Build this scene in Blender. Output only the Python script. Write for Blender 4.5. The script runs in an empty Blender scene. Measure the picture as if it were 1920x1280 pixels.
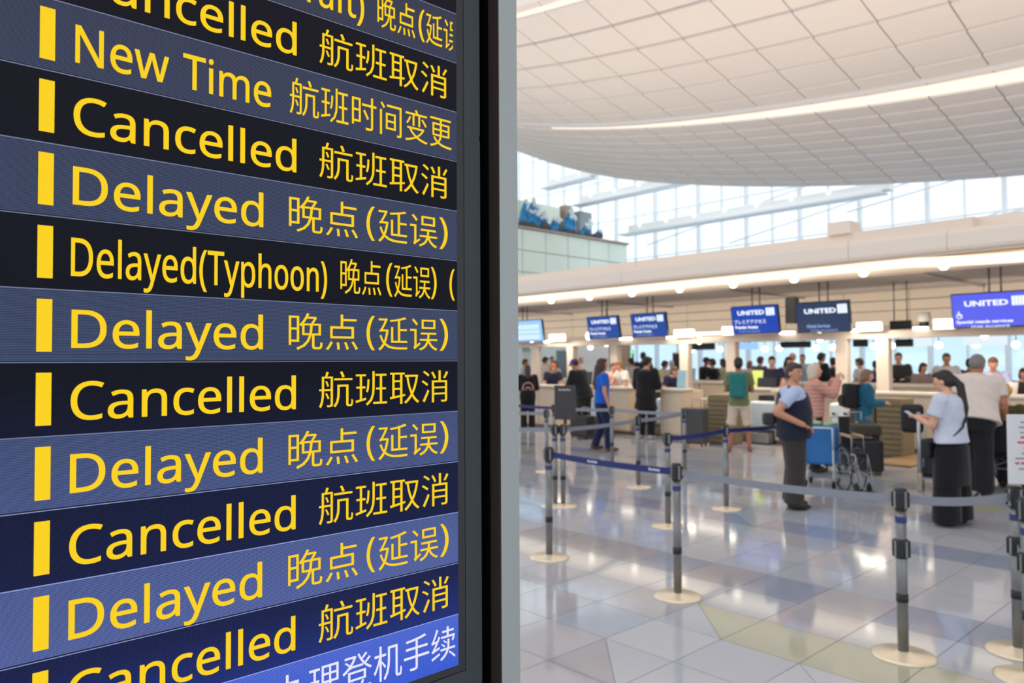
import bpy, bmesh, math, random, json
from mathutils import Vector, Matrix, Euler, noise
random.seed(7)
SC = bpy.context.scene
COL = SC.collection
PI = math.pi

# ------------------------------------------------------------------ camera, world, light, exposure
F = 1408.0
CAM_H = 1.65
YAW = math.radians(47.49)
PITCH = math.radians(1.55)
ROLL = 0.0056
cz, sz = math.cos(YAW), math.sin(YAW)
fwd0 = Vector((-sz, cz, 0)); rgt0 = Vector((cz, sz, 0)); up0 = Vector((0, 0, 1))
fwd = (fwd0 * math.cos(PITCH) + up0 * math.sin(PITCH)).normalized()
upp = (up0 * math.cos(PITCH) - fwd0 * math.sin(PITCH)).normalized()
rgt = (rgt0 * math.cos(ROLL) - upp * math.sin(ROLL)).normalized()
upv = rgt.cross(fwd).normalized()
cam_d = bpy.data.cameras.new('camera'); cam = bpy.data.objects.new('camera', cam_d); COL.objects.link(cam)
M = Matrix.Identity(4)
for i in range(3):
    M[i][0] = rgt[i]; M[i][1] = upv[i]; M[i][2] = -fwd[i]
M[0][3], M[1][3], M[2][3] = 0, 0, CAM_H
cam.matrix_world = M
cam_d.sensor_width = 36.0
cam_d.lens = F / 1920 * 36
cam_d.clip_start = 0.05; cam_d.clip_end = 400
cam_d.dof.use_dof = True
cam_d.dof.focus_distance = 0.65
cam_d.dof.aperture_fstop = 11.0
SC.camera = cam

SC.view_settings.view_transform = 'Standard'
SC.view_settings.look = 'None'
SC.view_settings.gamma = 1.0
SC.view_settings.use_curve_mapping = False
SC.view_settings.exposure = 0.0
SC.cycles.use_denoising = True
SC.cycles.max_bounces = 8
SC.cycles.diffuse_bounces = 5
SC.cycles.glossy_bounces = 3
SC.cycles.transparent_max_bounces = 16
SC.cycles.sample_clamp_indirect = 6.0

def lin(c):
    return tuple(((v / 255) / 12.92 if v / 255 <= 0.04045 else ((v / 255 + 0.055) / 1.055) ** 2.4) for v in c)

world = bpy.data.worlds.new('overcast_sky'); SC.world = world; world.use_nodes = True
wb = world.node_tree.nodes['Background']
wb.inputs[0].default_value = (*lin((244, 250, 255)), 1); wb.inputs[1].default_value = 1.42

def area(name, loc, rot, sx, sy, power, col):
    l = bpy.data.lights.new(name, 'AREA'); l.shape = 'RECTANGLE'; l.size = sx; l.size_y = sy
    l.energy = power; l.color = col
    o = bpy.data.objects.new(name, l); COL.objects.link(o); o.location = loc; o.rotation_euler = rot
    return o
# uplights that stand on top of the island canopies and wash the ceiling
WARM = (1.0, 0.86, 0.74)
area('canopy_uplight', (-7, 17.5, 4.6), (PI, 0, 0), 30, 4, 820, WARM)
area('canopy_uplight', (-27, 17.5, 4.6), (PI, 0, 0), 14, 4, 330, WARM)
area('canopy_uplight', (-2, -9, 4.6), (PI, 0, 0), 30, 4, 520, WARM)
# added fill lights, all out of view, for the floor, header wall and rear
area('floor_fill', (-4, 2.0, 12.5), (0, 0, 0), 18, 8, 680, (0.93, 0.97, 1.0))  # unseen fill added overhead to brighten the floor
area('header_fill', (-9, 17.0, 2.52), (math.radians(113), 0, 0), 30, .10, 110, (1.0, 0.89, 0.76))  # unseen fill strip added to brighten the header wall
area('rear_fill', (-9, 20.5, 3.25), (0, 0, 0), 30, 2, 260, (1.0, 0.95, 0.9))  # unseen fill added to lift the dark space behind the counters

# ------------------------------------------------------------------ pixel -> world on real planes
def ray(px, py):
    return (fwd * F + rgt * (px - 960) + upv * (640 - py)).normalized()
CO = Vector((0, 0, CAM_H))
def on_floor(px, py, z=0.0):
    r = ray(px, py); return CO + r * ((z - CAM_H) / r.z)
def on_y(px, py, Y):
    r = ray(px, py); return CO + r * (Y / r.y)
def on_x(px, py, X):
    r = ray(px, py); return CO + r * (X / r.x)
def col_y(px, Y):                       # plan position at depth Y under image column px
    p = on_y(px, 676, Y); return p.x, p.y
def top_z(px, py, x, y):                # height reached above plan point x, y
    d = Vector((x, y, 0)).dot(fwd0); return on_depth(px, py, d).z
def on_depth(px, py, d):
    r = ray(px, py); return CO + r * (d / r.dot(fwd0))

# ------------------------------------------------------------------ materials
_m = {}
def mat(name, c, rough=0.55, metal=0.0, spec=0.5, noise_amt=0.06, noise_scale=30.0, bump=0.0, bump_scale=120.0, emit=0.0, sheen=0.0, coat=0.0):
    key = name
    if key in _m: return _m[key]
    m = bpy.data.materials.new(name); m.use_nodes = True; nt = m.node_tree; b = nt.nodes['Principled BSDF']
    c = lin(c)
    tc = nt.nodes.new('ShaderNodeTexCoord')
    nz = nt.nodes.new('ShaderNodeTexNoise'); nz.inputs['Scale'].default_value = noise_scale; nz.inputs['Detail'].default_value = 3
    nt.links.new(tc.outputs['Object'], nz.inputs['Vector'])
    mx = nt.nodes.new('ShaderNodeMix'); mx.data_type = 'RGBA'
    mx.inputs[6].default_value = (*[v * (1 - noise_amt) for v in c], 1); mx.inputs[7].default_value = (*[min(1, v * (1 + noise_amt)) for v in c], 1)
    nt.links.new(nz.outputs['Fac'], mx.inputs[0]); nt.links.new(mx.outputs[2], b.inputs['Base Color'])
    b.inputs['Roughness'].default_value = rough; b.inputs['Metallic'].default_value = metal
    b.inputs['Specular IOR Level'].default_value = spec
    if sheen: b.inputs['Sheen Weight'].default_value = sheen
    if coat: b.inputs['Coat Weight'].default_value = coat; b.inputs['Coat Roughness'].default_value = 0.08
    if bump:
        n2 = nt.nodes.new('ShaderNodeTexNoise'); n2.inputs['Scale'].default_value = bump_scale
        nt.links.new(tc.outputs['Object'], n2.inputs['Vector'])
        bp = nt.nodes.new('ShaderNodeBump'); bp.inputs['Strength'].default_value = bump; bp.inputs['Distance'].default_value = 0.01
        nt.links.new(n2.outputs['Fac'], bp.inputs['Height']); nt.links.new(bp.outputs['Normal'], b.inputs['Normal'])
    if emit:
        b.inputs['Emission Color'].default_value = (*c, 1); b.inputs['Emission Strength'].default_value = emit
    _m[key] = m; return m
def glow(name, c, s=1.0):
    if name in _m: return _m[name]
    m = bpy.data.materials.new(name); m.use_nodes = True; b = m.node_tree.nodes['Principled BSDF']
    b.inputs['Base Color'].default_value = (0.02, 0.02, 0.02, 1); b.inputs['Roughness'].default_value = 0.6
    b.inputs['Specular IOR Level'].default_value = 0.1
    b.inputs['Emission Color'].default_value = (*lin(c), 1); b.inputs['Emission Strength'].default_value = s
    _m[name] = m; return m
def glass(name, c, keep=0.9):
    if name in _m: return _m[name]
    m = bpy.data.materials.new(name); m.use_nodes = True; nt = m.node_tree
    for n in list(nt.nodes): nt.nodes.remove(n)
    out = nt.nodes.new('ShaderNodeOutputMaterial'); t = nt.nodes.new('ShaderNodeBsdfTransparent'); g = nt.nodes.new('ShaderNodeBsdfGlossy')
    mx = nt.nodes.new('ShaderNodeMixShader'); t.inputs[0].default_value = (*lin(c), 1); g.inputs['Roughness'].default_value = 0.05
    g.inputs['Color'].default_value = (.9, .95, 1, 1)
    mx.inputs[0].default_value = 1 - keep
    nt.links.new(t.outputs[0], mx.inputs[1]); nt.links.new(g.outputs[0], mx.inputs[2]); nt.links.new(mx.outputs[0], out.inputs[0])
    _m[name] = m; return m

# ------------------------------------------------------------------ mesh helpers
def NB(): return bmesh.new()
def box(bm, lo, hi, mtx=None, mi=0):
    x0, y0, z0 = lo; x1, y1, z1 = hi
    vs = [Vector(p) for p in ((x0,y0,z0),(x1,y0,z0),(x1,y1,z0),(x0,y1,z0),(x0,y0,z1),(x1,y0,z1),(x1,y1,z1),(x0,y1,z1))]
    if mtx is not None: vs = [mtx @ v for v in vs]
    v = [bm.verts.new(p) for p in vs]
    for f in ((0,3,2,1),(4,5,6,7),(0,1,5,4),(1,2,6,5),(2,3,7,6),(3,0,4,7)):
        q = bm.faces.new([v[i] for i in f]); q.material_index = mi
def bevel_box(bm, lo, hi, r, seg=2, mtx=None):
    b2 = bmesh.new(); box(b2, lo, hi)
    bmesh.ops.bevel(b2, geom=b2.edges[:], offset=r, segments=seg, affect='EDGES', profile=0.5)
    off = {}
    for v in b2.verts: off[v] = bm.verts.new(mtx @ v.co if mtx is not None else v.co)
    for f in b2.faces: bm.faces.new([off[v] for v in f.verts])
    b2.free()
def frame_of(d):
    d = d.normalized(); a = Vector((0, 0, 1)) if abs(d.z) < 0.9 else Vector((1, 0, 0))
    u = d.cross(a).normalized(); return u, d.cross(u).normalized()
def tube(bm, p0, p1, r0, r1=None, seg=10, caps=True):
    p0, p1 = Vector(p0), Vector(p1); r1 = r0 if r1 is None else r1
    u, w = frame_of(p1 - p0); A, B = [], []
    for i in range(seg):
        a = 2 * PI * i / seg; d = u * math.cos(a) + w * math.sin(a)
        A.append(bm.verts.new(p0 + d * r0)); B.append(bm.verts.new(p1 + d * r1))
    for i in range(seg):
        j = (i + 1) % seg; f = bm.faces.new((A[j], A[i], B[i], B[j])); f.smooth = True
    if caps: bm.faces.new(A); bm.faces.new(B[::-1])
def path(bm, pts, r, seg=8):
    for a, b in zip(pts[:-1], pts[1:]): tube(bm, a, b, r, r, seg)
def lathe(bm, prof, c=(0, 0, 0), seg=20):
    c = Vector(c); rings = []
    for r, z in prof:
        if r < 1e-6: rings.append([bm.verts.new(c + Vector((0, 0, z)))])
        else: rings.append([bm.verts.new(c + Vector((r * math.cos(2*PI*i/seg), r * math.sin(2*PI*i/seg), z))) for i in range(seg)])
    for A, B in zip(rings[:-1], rings[1:]):
        for i in range(seg):
            j = (i + 1) % seg
            if len(A) == 1 and len(B) == 1: continue
            if len(A) == 1: f = bm.faces.new((A[0], B[j], B[i]))
            elif len(B) == 1: f = bm.faces.new((A[i], A[j], B[0]))
            else: f = bm.faces.new((A[i], A[j], B[j], B[i]))
            f.smooth = True
def ell(bm, c, r, mtx=None, seg=12, rings=8):
    c = Vector(c); rows = []
    for j in range(rings + 1):
        t = PI * j / rings; z = -math.cos(t); s = math.sin(t)
        if j in (0, rings): pts = [Vector((0, 0, z))]
        else: pts = [Vector((s * math.cos(2*PI*i/seg), s * math.sin(2*PI*i/seg), z)) for i in range(seg)]
        pts = [c + Vector((p.x * r[0], p.y * r[1], p.z * r[2])) for p in pts]
        if mtx is not None: pts = [mtx @ p for p in pts]
        rows.append([bm.verts.new(p) for p in pts])
    for A, B in zip(rows[:-1], rows[1:]):
        for i in range(seg):
            j = (i + 1) % seg
            if len(A) == 1: f = bm.faces.new((A[0], B[j], B[i]))
            elif len(B) == 1: f = bm.faces.new((A[i], A[j], B[0]))
            else: f = bm.faces.new((A[i], A[j], B[j], B[i]))
            f.smooth = True
def torus(bm, c, axis, R, r, seg=28, rs=8):
    c = Vector(c); u, w = frame_of(Vector(axis)); ax = Vector(axis).normalized(); g = []
    for i in range(seg):
        a = 2*PI*i/seg; d = u*math.cos(a) + w*math.sin(a)
        g.append([bm.verts.new(c + d*(R + r*math.cos(2*PI*j/rs)) + ax*r*math.sin(2*PI*j/rs)) for j in range(rs)])
    for i in range(seg):
        for j in range(rs):
            f = bm.faces.new((g[i][j], g[i][(j+1)%rs], g[(i+1)%seg][(j+1)%rs], g[(i+1)%seg][j])); f.smooth = True
def finish(bm, name):
    bmesh.ops.recalc_face_normals(bm, faces=bm.faces[:])
    me = bpy.data.meshes.new(name); bm.to_mesh(me); bm.free(); return me
def obj(name, bm, m, parent=None, loc=None, **kw):
    me = finish(bm, name) if isinstance(bm, bmesh.types.BMesh) else bm
    o = bpy.data.objects.new(name, me); COL.objects.link(o)
    for x in (m if isinstance(m, (list, tuple)) else [m]):
        if len(me.materials) < (len(m) if isinstance(m, (list, tuple)) else 1): me.materials.append(x)
    if parent: o.parent = parent
    if loc is not None: o.location = loc
    for k, v in kw.items(): o[k] = v
    return o
def thing(name, label, cat, loc=(0, 0, 0), rz=0.0, group=None, **kw):
    o = bpy.data.objects.new(name, None); COL.objects.link(o); o.empty_display_size = 0.1
    o.location = loc; o.rotation_euler = (0, 0, rz); o['label'] = label; o['category'] = cat
    if group: o['group'] = group
    for k, v in kw.items(): o[k] = v
    return o
def tag(o, label, cat, group=None):
    o['label'] = label; o['category'] = cat
    if group: o['group'] = group
    return o
def children(o): return [c for c in bpy.data.objects if c.parent == o]
def copy_tree(o, loc=None, rz=None, label=None, parent=None, kids=None):
    kids = KIDS if kids is None else kids
    c = o.copy(); COL.objects.link(c)
    if parent: c.parent = parent
    if loc is not None: c.location = loc
    if rz is not None: c.rotation_euler = (0, 0, rz)
    if label: c['label'] = label
    for ch in kids.get(o.name, []): copy_tree(ch, parent=c, kids=kids)
    return c
def kidmap():
    d = {}
    for o in bpy.data.objects:
        if o.parent: d.setdefault(o.parent.name, []).append(o)
    return d
KIDS = {}

# ------------------------------------------------------------------ lettering (outlines of the few latin letters used on the board)
GLY = json.loads('''{"(":[241,[[172,-57,154,-20,139,19,126,58,116,98,109,139,105,179,103,221,107,284,116,346,132,407,154,465,182,521,217,573,150,573,125,540,103,504,83,468,67,429,54,389,45,348,38,306,33,263,32,220,33,177,38,135,45,94,54,53,67,14,83,-24,103,-60,125,-94,150,-127,216,-127,192,-92]]],")":[241,[[69,-57,48,-92,25,-127,91,-127,116,-94,139,-60,158,-24,173,14,186,53,196,94,203,135,207,177,209,220,207,263,203,306,196,348,186,389,173,429,158,468,139,504,116,540,91,573,24,573,48,539,69,503,87,465,102,426,114,386,124,346,131,304,136,263,137,221,136,179,131,139,124,98,114,58,102,19,87,-20]]],"A":[512,[[73,0,141,177,368,177,437,0,512,0,289,575,224,575,0,0],[244,457,247,468,249,479,252,490,255,500,257,493,260,484,263,473,267,461,271,449,274,438,278,428,280,420,282,415,346,241,165,241,230,415,232,421,235,429,238,438,241,447]]],"C":[507,[[312,-8,342,-7,369,-6,393,-2,416,2,438,8,460,15,460,78,438,72,416,66,394,62,371,58,347,56,322,55,281,58,244,68,213,83,186,105,164,132,147,164,135,200,128,241,125,286,127,321,131,353,139,383,149,410,162,434,178,456,196,474,217,490,241,502,266,510,294,516,323,517,348,516,372,513,394,508,415,501,435,494,453,486,482,547,460,557,435,565,409,572,381,577,353,580,324,581,281,578,242,571,206,559,174,543,145,523,120,499,99,471,81,440,67,406,57,369,51,329,49,287,52,230,62,178,78,131,101,90,130,56,166,28,208,8,257,-4]]],"D":[585,[[454,220,434,164,402,119,357,87,299,68,228,62,150,62,150,511,244,511,287,508,327,500,361,487,391,469,416,444,435,415,449,379,457,337,460,289],[254,573,78,573,78,0,237,0,297,4,351,15,399,33,439,58,474,91,501,131,521,177,533,231,536,292,533,350,521,401,502,446,476,484,443,516,404,540,359,558,309,569]]],"N":[609,[[144,0,144,320,144,340,144,359,143,378,142,397,142,415,141,432,140,448,139,462,138,476,141,476,447,0,532,0,532,573,464,573,464,249,464,232,465,213,466,193,466,173,467,155,468,137,469,121,469,109,470,99,467,99,161,573,78,573,78,0]]],"T":[446,[[259,0,259,509,437,509,437,573,8,573,8,509,187,509,187,0]]],"a":[450,[[316,285,316,259,243,257,179,251,127,238,87,219,59,192,43,159,37,119,39,92,45,68,55,48,68,30,84,16,103,6,124,-2,148,-7,172,-8,195,-7,216,-5,234,-1,250,5,265,13,279,22,292,33,304,46,317,61,320,61,334,0,385,0,385,293,381,338,368,375,347,403,318,422,279,433,231,437,204,436,177,432,151,426,126,419,104,410,84,400,106,347,124,355,143,363,163,370,183,376,205,379,227,380,253,378,275,371,293,359,306,342,313,317],[299,103,279,79,253,62,223,52,188,49,167,51,148,56,132,66,120,79,112,97,110,119,113,144,124,165,141,182,167,195,204,203,252,208,315,210,315,172,311,134]]],"c":[385,[[170,2,204,-5,241,-8,264,-7,285,-5,304,-2,320,3,336,8,351,15,351,78,336,71,319,65,302,60,283,56,262,54,240,53,214,55,191,61,172,71,155,86,141,104,131,126,123,152,119,181,117,213,119,247,123,277,131,303,141,325,155,343,172,358,193,368,217,374,244,376,259,375,275,373,292,370,308,365,323,361,337,356,358,415,344,421,328,426,309,431,288,435,267,437,245,438,208,435,174,428,142,415,114,396,90,372,71,342,56,305,47,262,44,213,47,165,55,123,69,87,88,58,112,34,139,15]]],"d":[493,[[355,200,352,154,343,117,328,88,305,67,273,55,232,51,197,55,168,69,146,93,130,125,120,165,117,213,120,260,130,300,146,334,168,359,196,374,231,379,274,375,306,360,329,336,343,304,352,263,355,213],[296,423,280,429,262,434,243,437,221,438,171,432,128,413,93,381,66,338,49,282,44,214,49,146,65,91,92,48,128,17,171,-2,221,-8,242,-7,262,-4,279,1,296,7,310,15,323,24,335,35,345,46,354,58,358,58,368,0,425,0,425,609,354,609,354,438,355,429,355,418,356,405,358,393,359,383,359,374,354,374,345,386,335,397,323,407,310,416]]],"e":[452,[[327,60,305,56,280,53,254,52,215,56,181,69,154,90,134,119,122,157,117,201,411,201,411,244,409,281,402,315,390,346,374,373,354,396,329,414,301,427,269,435,234,438,198,435,164,426,134,411,108,390,86,364,68,333,55,297,47,257,44,212,47,167,56,126,70,91,90,61,114,36,143,17,176,3,212,-5,251,-8,279,-7,304,-5,327,-1,349,4,370,11,392,20,392,82,370,73,348,66],[306,353,318,338,326,322,333,302,336,281,338,257,119,257,125,293,137,323,154,348,175,366,202,377,233,380,256,378,276,373,292,364]]],"f":[276,[[12,375,87,375,87,0,158,0,158,375,266,375,266,430,158,430,158,458,160,489,166,513,175,532,189,545,206,553,228,556,239,555,251,554,262,552,273,549,283,546,292,544,310,599,300,603,287,606,274,609,259,612,244,613,227,613,199,612,174,606,152,597,132,585,116,568,104,547,95,522,89,492,87,457,87,432,12,408]]],"h":[496,[[174,407,161,397,149,385,140,370,135,370,136,379,137,389,138,399,138,410,139,420,139,431,139,609,68,609,68,0,139,0,139,222,140,254,144,283,150,308,160,329,173,347,189,360,210,370,235,377,265,379,295,376,319,367,338,353,351,333,358,307,361,275,361,0,431,0,431,280,429,314,423,344,413,370,399,391,382,408,360,421,335,430,306,435,273,437,255,436,238,434,221,429,204,424,188,416]]],"i":[207,[[68,0,139,0,139,430,68,430],[133,512,140,521,144,532,145,546,144,560,140,572,133,580,124,586,115,590,104,591,93,590,83,586,75,580,68,572,64,560,63,546,64,532,68,521,75,512,83,506,93,502,104,501,115,502,124,506]]],"l":[207,[[68,0,139,0,139,609,68,609]]],"m":[750,[[685,280,681,330,669,371,649,401,621,421,584,434,540,438,512,436,486,430,461,420,438,406,418,388,402,366,398,366,386,388,369,406,349,420,325,430,298,436,266,438,249,437,233,435,217,431,201,425,186,418,173,409,160,398,149,385,140,371,136,371,125,430,68,430,68,0,139,0,139,223,140,255,144,283,150,308,158,329,170,347,185,360,204,370,227,377,253,379,272,377,289,374,303,367,315,359,325,347,332,333,337,317,341,298,342,277,342,0,411,0,411,237,414,280,423,315,438,342,460,362,490,374,528,379,555,376,577,367,594,353,606,333,613,308,615,277,615,0,685,0]]],"n":[496,[[319,367,338,353,351,333,358,307,361,275,361,0,431,0,431,280,426,330,413,371,391,401,361,421,322,434,275,438,257,437,239,435,222,431,206,425,190,418,175,409,162,398,150,385,140,371,136,371,125,430,68,430,68,0,139,0,139,223,142,269,151,308,166,338,189,361,222,374,265,379,295,376]]],"o":[485,[[47,261,44,216,46,181,51,150,59,121,70,95,84,71,100,51,119,33,140,18,163,7,188,-1,214,-6,241,-8,271,-6,299,-1,324,7,348,18,369,33,388,51,404,71,417,95,428,121,436,150,440,181,442,216,439,261,431,301,417,336,398,367,374,392,347,412,316,426,281,435,244,438,204,435,169,426,137,412,110,392,87,367,68,336,55,301],[355,303,363,277,367,248,369,216,367,184,363,154,356,128,345,105,331,86,314,71,294,59,270,53,243,51,216,53,192,59,172,71,155,86,141,105,130,128,123,154,119,184,117,216,120,263,130,303,147,335,171,359,202,374,242,379,270,376,294,370,314,359,331,344,345,325]]],"p":[493,[[261,51,233,53,208,59,188,70,172,85,159,103,150,126,144,152,140,182,139,216,139,229,141,261,145,289,152,313,161,333,174,349,190,362,210,371,233,377,260,379,296,374,325,359,348,334,363,302,373,262,376,217,375,186,371,157,364,131,354,108,341,88,326,72,308,60,286,53],[68,-192,139,-192,139,-16,139,-5,138,7,137,20,136,33,135,45,134,55,139,55,148,44,158,33,170,24,182,15,197,7,213,1,231,-4,251,-7,272,-8,306,-5,337,3,365,17,390,37,410,62,427,93,439,129,447,170,449,216,444,284,428,339,401,383,365,413,322,432,273,438,251,437,231,434,213,429,197,422,182,414,170,405,158,394,148,383,139,371,136,371,126,430,68,430]]],"r":[331,[[170,395,158,381,147,367,137,351,134,351,126,430,68,430,68,0,139,0,139,229,140,251,143,270,149,289,156,305,166,321,176,334,189,346,202,355,217,363,232,369,248,373,264,374,271,374,279,373,287,372,296,371,303,370,310,368,319,433,312,435,304,436,295,437,286,437,277,438,269,438,249,437,231,433,214,426,198,418,183,407]]],"t":[289,[[104,27,120,13,138,4,157,-3,178,-7,200,-8,213,-8,226,-6,240,-4,253,-2,263,1,272,5,272,59,264,56,255,54,245,53,233,51,222,50,212,50,193,52,177,58,163,69,153,83,146,103,144,127,144,375,269,375,269,430,144,430,144,528,103,528,75,437,13,409,13,375,74,375,74,125,76,93,82,66,91,44]]],"w":[630,[[473,137,469,122,466,108,464,95,462,84,460,74,457,74,456,84,454,96,451,109,447,122,444,135,440,149,436,163,432,176,428,188,354,431,277,431,201,188,199,180,196,170,193,160,190,149,187,138,185,128,182,117,180,107,178,97,176,88,174,80,172,73,169,73,168,84,166,96,163,109,160,124,157,139,153,154,149,170,145,186,141,201,82,431,9,431,127,1,207,1,284,242,287,253,291,264,294,275,297,286,299,297,302,307,304,317,306,326,308,335,310,343,312,351,313,357,316,357,317,351,319,343,321,335,323,326,325,317,328,308,330,297,333,287,336,276,339,265,342,254,346,243,419,1,502,1,621,431,549,431,489,201,485,185,481,169,477,153]]],"y":[409,[[200,92,196,105,193,117,188,130,184,144,179,157,174,171,169,185,76,430,1,430,174,-2,152,-59,145,-73,138,-87,130,-99,121,-110,110,-118,99,-126,86,-131,72,-134,56,-135,47,-135,38,-134,30,-133,22,-132,15,-131,9,-130,9,-186,16,-188,25,-189,34,-190,44,-192,55,-192,67,-192,94,-191,117,-185,138,-176,157,-164,173,-148,188,-130,201,-108,213,-85,224,-59,409,430,333,430,245,186,238,164,231,142,224,121,217,100,212,83,209,68,205,68,203,80]]]}''')
def eval_curve(cu):
    o = bpy.data.objects.new('lettering', cu); COL.objects.link(o)
    dg = bpy.context.evaluated_depsgraph_get(); me = bpy.data.meshes.new_from_object(o.evaluated_get(dg))
    bpy.data.objects.remove(o); bpy.data.curves.remove(cu); me.materials.clear(); return me
def latin(s, extrude=0.02, offset=0.0):
    cu = bpy.data.curves.new('t', 'CURVE'); cu.dimensions = '2D'; cu.fill_mode = 'BOTH'; cu.extrude = extrude; cu.offset = offset
    x = 0
    for ch in s:
        if ch == ' ': x += 260; continue
        adv, loops = GLY[ch]
        for L in loops:
            n = len(L) // 2
            sp = cu.splines.new('POLY'); sp.points.add(n - 1); sp.use_cyclic_u = True
            for i in range(n): sp.points[i].co = ((x + L[2*i]) / 1000, L[2*i+1] / 1000, 0, 1)
        x += adv
    return eval_curve(cu)
def cjk(s, extrude=0.02, offset=0.0, space=1.0):
    cu = bpy.data.curves.new('t', 'FONT'); cu.body = s; cu.extrude = extrude; cu.offset = offset; cu.resolution_u = 3; cu.space_character = space
    return eval_curve(cu)
def fit_text(me, a0, a1, base, sy, fmap, depth=0.0004, clip=None):
    """scale x to a0..a1, y by sy from the baseline; fmap(a, b, d) gives the local point"""
    xs = [v.co.x for v in me.vertices]; zmax = max(abs(v.co.z) for v in me.vertices) or 1
    x0, x1 = min(xs), max(xs)
    if clip is not None:
        sx = clip[1]
    else:
        sx = (a1 - a0) / (x1 - x0)
    for v in me.vertices:
        v.co = Vector((a0 + (v.co.x - x0) * sx, base + v.co.y * sy, (v.co.z / zmax) * depth))
    if clip is not None:
        bm = bmesh.new(); bm.from_mesh(me)
        bmesh.ops.bisect_plane(bm, geom=bm.verts[:] + bm.edges[:] + bm.faces[:], plane_co=(clip[0], 0, 0), plane_no=(1, 0, 0), clear_outer=True)
        bm.to_mesh(me); bm.free()
    for v in me.vertices: v.co = fmap(v.co.x, v.co.y, v.co.z)
    me.update(); return me

# ================================================================== THE SETTING
# ---- floor: square stone tiles, some cut on the diagonal, laid in coloured bands
T = 0.483; GX, GY = -2.0, 3.46
def floor_mat(name, c, rough=0.075):
    m = mat(name, c, rough=rough, spec=1.0, noise_amt=0.05, noise_scale=6.0, bump=0.012, bump_scale=2.0)
    m.node_tree.nodes['Principled BSDF'].inputs['IOR'].default_value = 1.6
    return m
FM = [floor_mat('stone_light_grey', (180,184,194)), floor_mat('stone_pale', (188,190,197)), floor_mat('stone_cool_grey', (172,179,193)),
      floor_mat('stone_rose_grey', (180,177,184)), floor_mat('stone_sand_green', (182,180,160)), floor_mat('stone_mauve', (156,157,180)),
      floor_mat('stone_slate', (154,161,180)), floor_mat('stone_brown_grey', (168,164,170))]
def tile_mi(i, j, tri=0):
    x = GX + (i + .5) * T; y = GY + (j + .5) * T
    h = (math.sin(i * 12.9898 + j * 78.233 + tri * 3.1) * 43758.5453) % 1.0
    if (i, j) == (-2, 1) and tri == 1: return 0
    if j == 1 and x > -2.9: return 4 if h < .8 else 1
    if j == 3 and -5.5 < x < 2: return (5, 6, 5, 3)[int(h * 4)] if x > -2.6 else (6, 7)[int(h * 2)]
    if j == 7: return (6, 5, 2, 2)[int(h * 4)]
    if j == 5: return (1, 1, 2, 0)[int(h * 4)]
    if j in (10, 14, 19): return (5, 6, 3, 2)[int(h * 4)]
    if j == 12: return (4, 2, 0, 1)[int(h * 4)]
    if (i, j) == (-3, -1): return 3
    if (i, j) == (-2, -1): return 7 if tri == 1 else 0
    return (0, 1, 0, 2, 1, 3, 0, 1)[int(h * 8)]
def split_tile(i, j):
    return (i * 7 + j * 5) % 19 == 0 or (i, j) in ((-2, -1), (-2, 1))
g = 0.0025
def tile_geo(bm, i, j, tri, ox=0.0, oy=0.0, mi=0):
    x0, y0 = GX + i*T + g - ox, GY + j*T + g - oy; x1, y1 = x0 + T - 2*g, y0 + T - 2*g
    if tri == 0: P = [(x0,y0),(x1,y0),(x1,y1),(x0,y1)]
    elif tri == 1: P = [(x0,y0),(x1-g,y0),(x0,y1-g)]
    else: P = [(x1,y0+g),(x1,y1),(x0+g,y1)]
    top = [bm.verts.new((x, y, 0)) for x, y in P]; bot = [bm.verts.new((x, y, -0.01)) for x, y in P]
    bm.faces.new(top).material_index = mi
    n = len(P)
    for a in range(n): bm.faces.new((bot[a], bot[(a+1) % n], top[(a+1) % n], top[a])).material_index = mi
fl = NB(); box(fl, (-70, -25, -0.10), (30, 60, -0.006))
grout = mat('floor_grout', (128, 120, 118), rough=0.5)
floor = obj('floor', fl, grout, kind='structure')
floor['label'] = 'glossy stone tile floor of the departure hall'
cells = []
for i in range(-44, 16):
    for j in range(-16, 27):
        x = GX + (i+.5)*T; y = GY + (j+.5)*T
        d = Vector((x, y, 0)).dot(fwd0); l = Vector((x, y, 0)).dot(rgt0)
        vis = d > 1.5 and -0.03 < l / d < 0.72 and CAM_H / d * F < 645
        cells.append((0 if vis else 1, math.hypot(x, y), i, j))
cells.sort(); pool = {}; n_ind = 0; rest = NB()
for v, dist, i, j in cells:
    for tri in ((1, 2) if split_tile(i, j) else (0,)):
        mi = tile_mi(i, j, tri)
        if v == 0 and n_ind < 290:
            key = (tri, mi)
            if key not in pool:
                b = NB(); tile_geo(b, i, j, tri, GX + i*T, GY + j*T); pool[key] = finish(b, 'tile'); pool[key].materials.append(FM[mi])
            o = bpy.data.objects.new('tile', pool[key]); COL.objects.link(o); o.parent = floor; o.location = (GX + i*T, GY + j*T, 0); n_ind += 1
        else: tile_geo(rest, i, j, tri, mi=mi)
me = finish(rest, 'far_tiles')
for m_ in FM: me.materials.append(m_)
o = bpy.data.objects.new('distant_tiling', me); COL.objects.link(o); o.parent = floor; o['kind'] = 'stuff'
# beyond the laid tiles the same stone runs on
X0, X1, Y0, Y1 = GX - 44*T, GX + 16*T, GY - 16*T, GY + 27*T
fb = NB()
for lo, hi in (((-70, -25, -.01), (X0, 60, 0)), ((X1, -25, -.01), (30, 60, 0)), ((X0, -25, -.01), (X1, Y0, 0)), ((X0, Y1, -.01), (X1, 60, 0))): box(fb, lo, hi)
obj('stone_paving', fb, FM[0], floor, kind='stuff')

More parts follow.
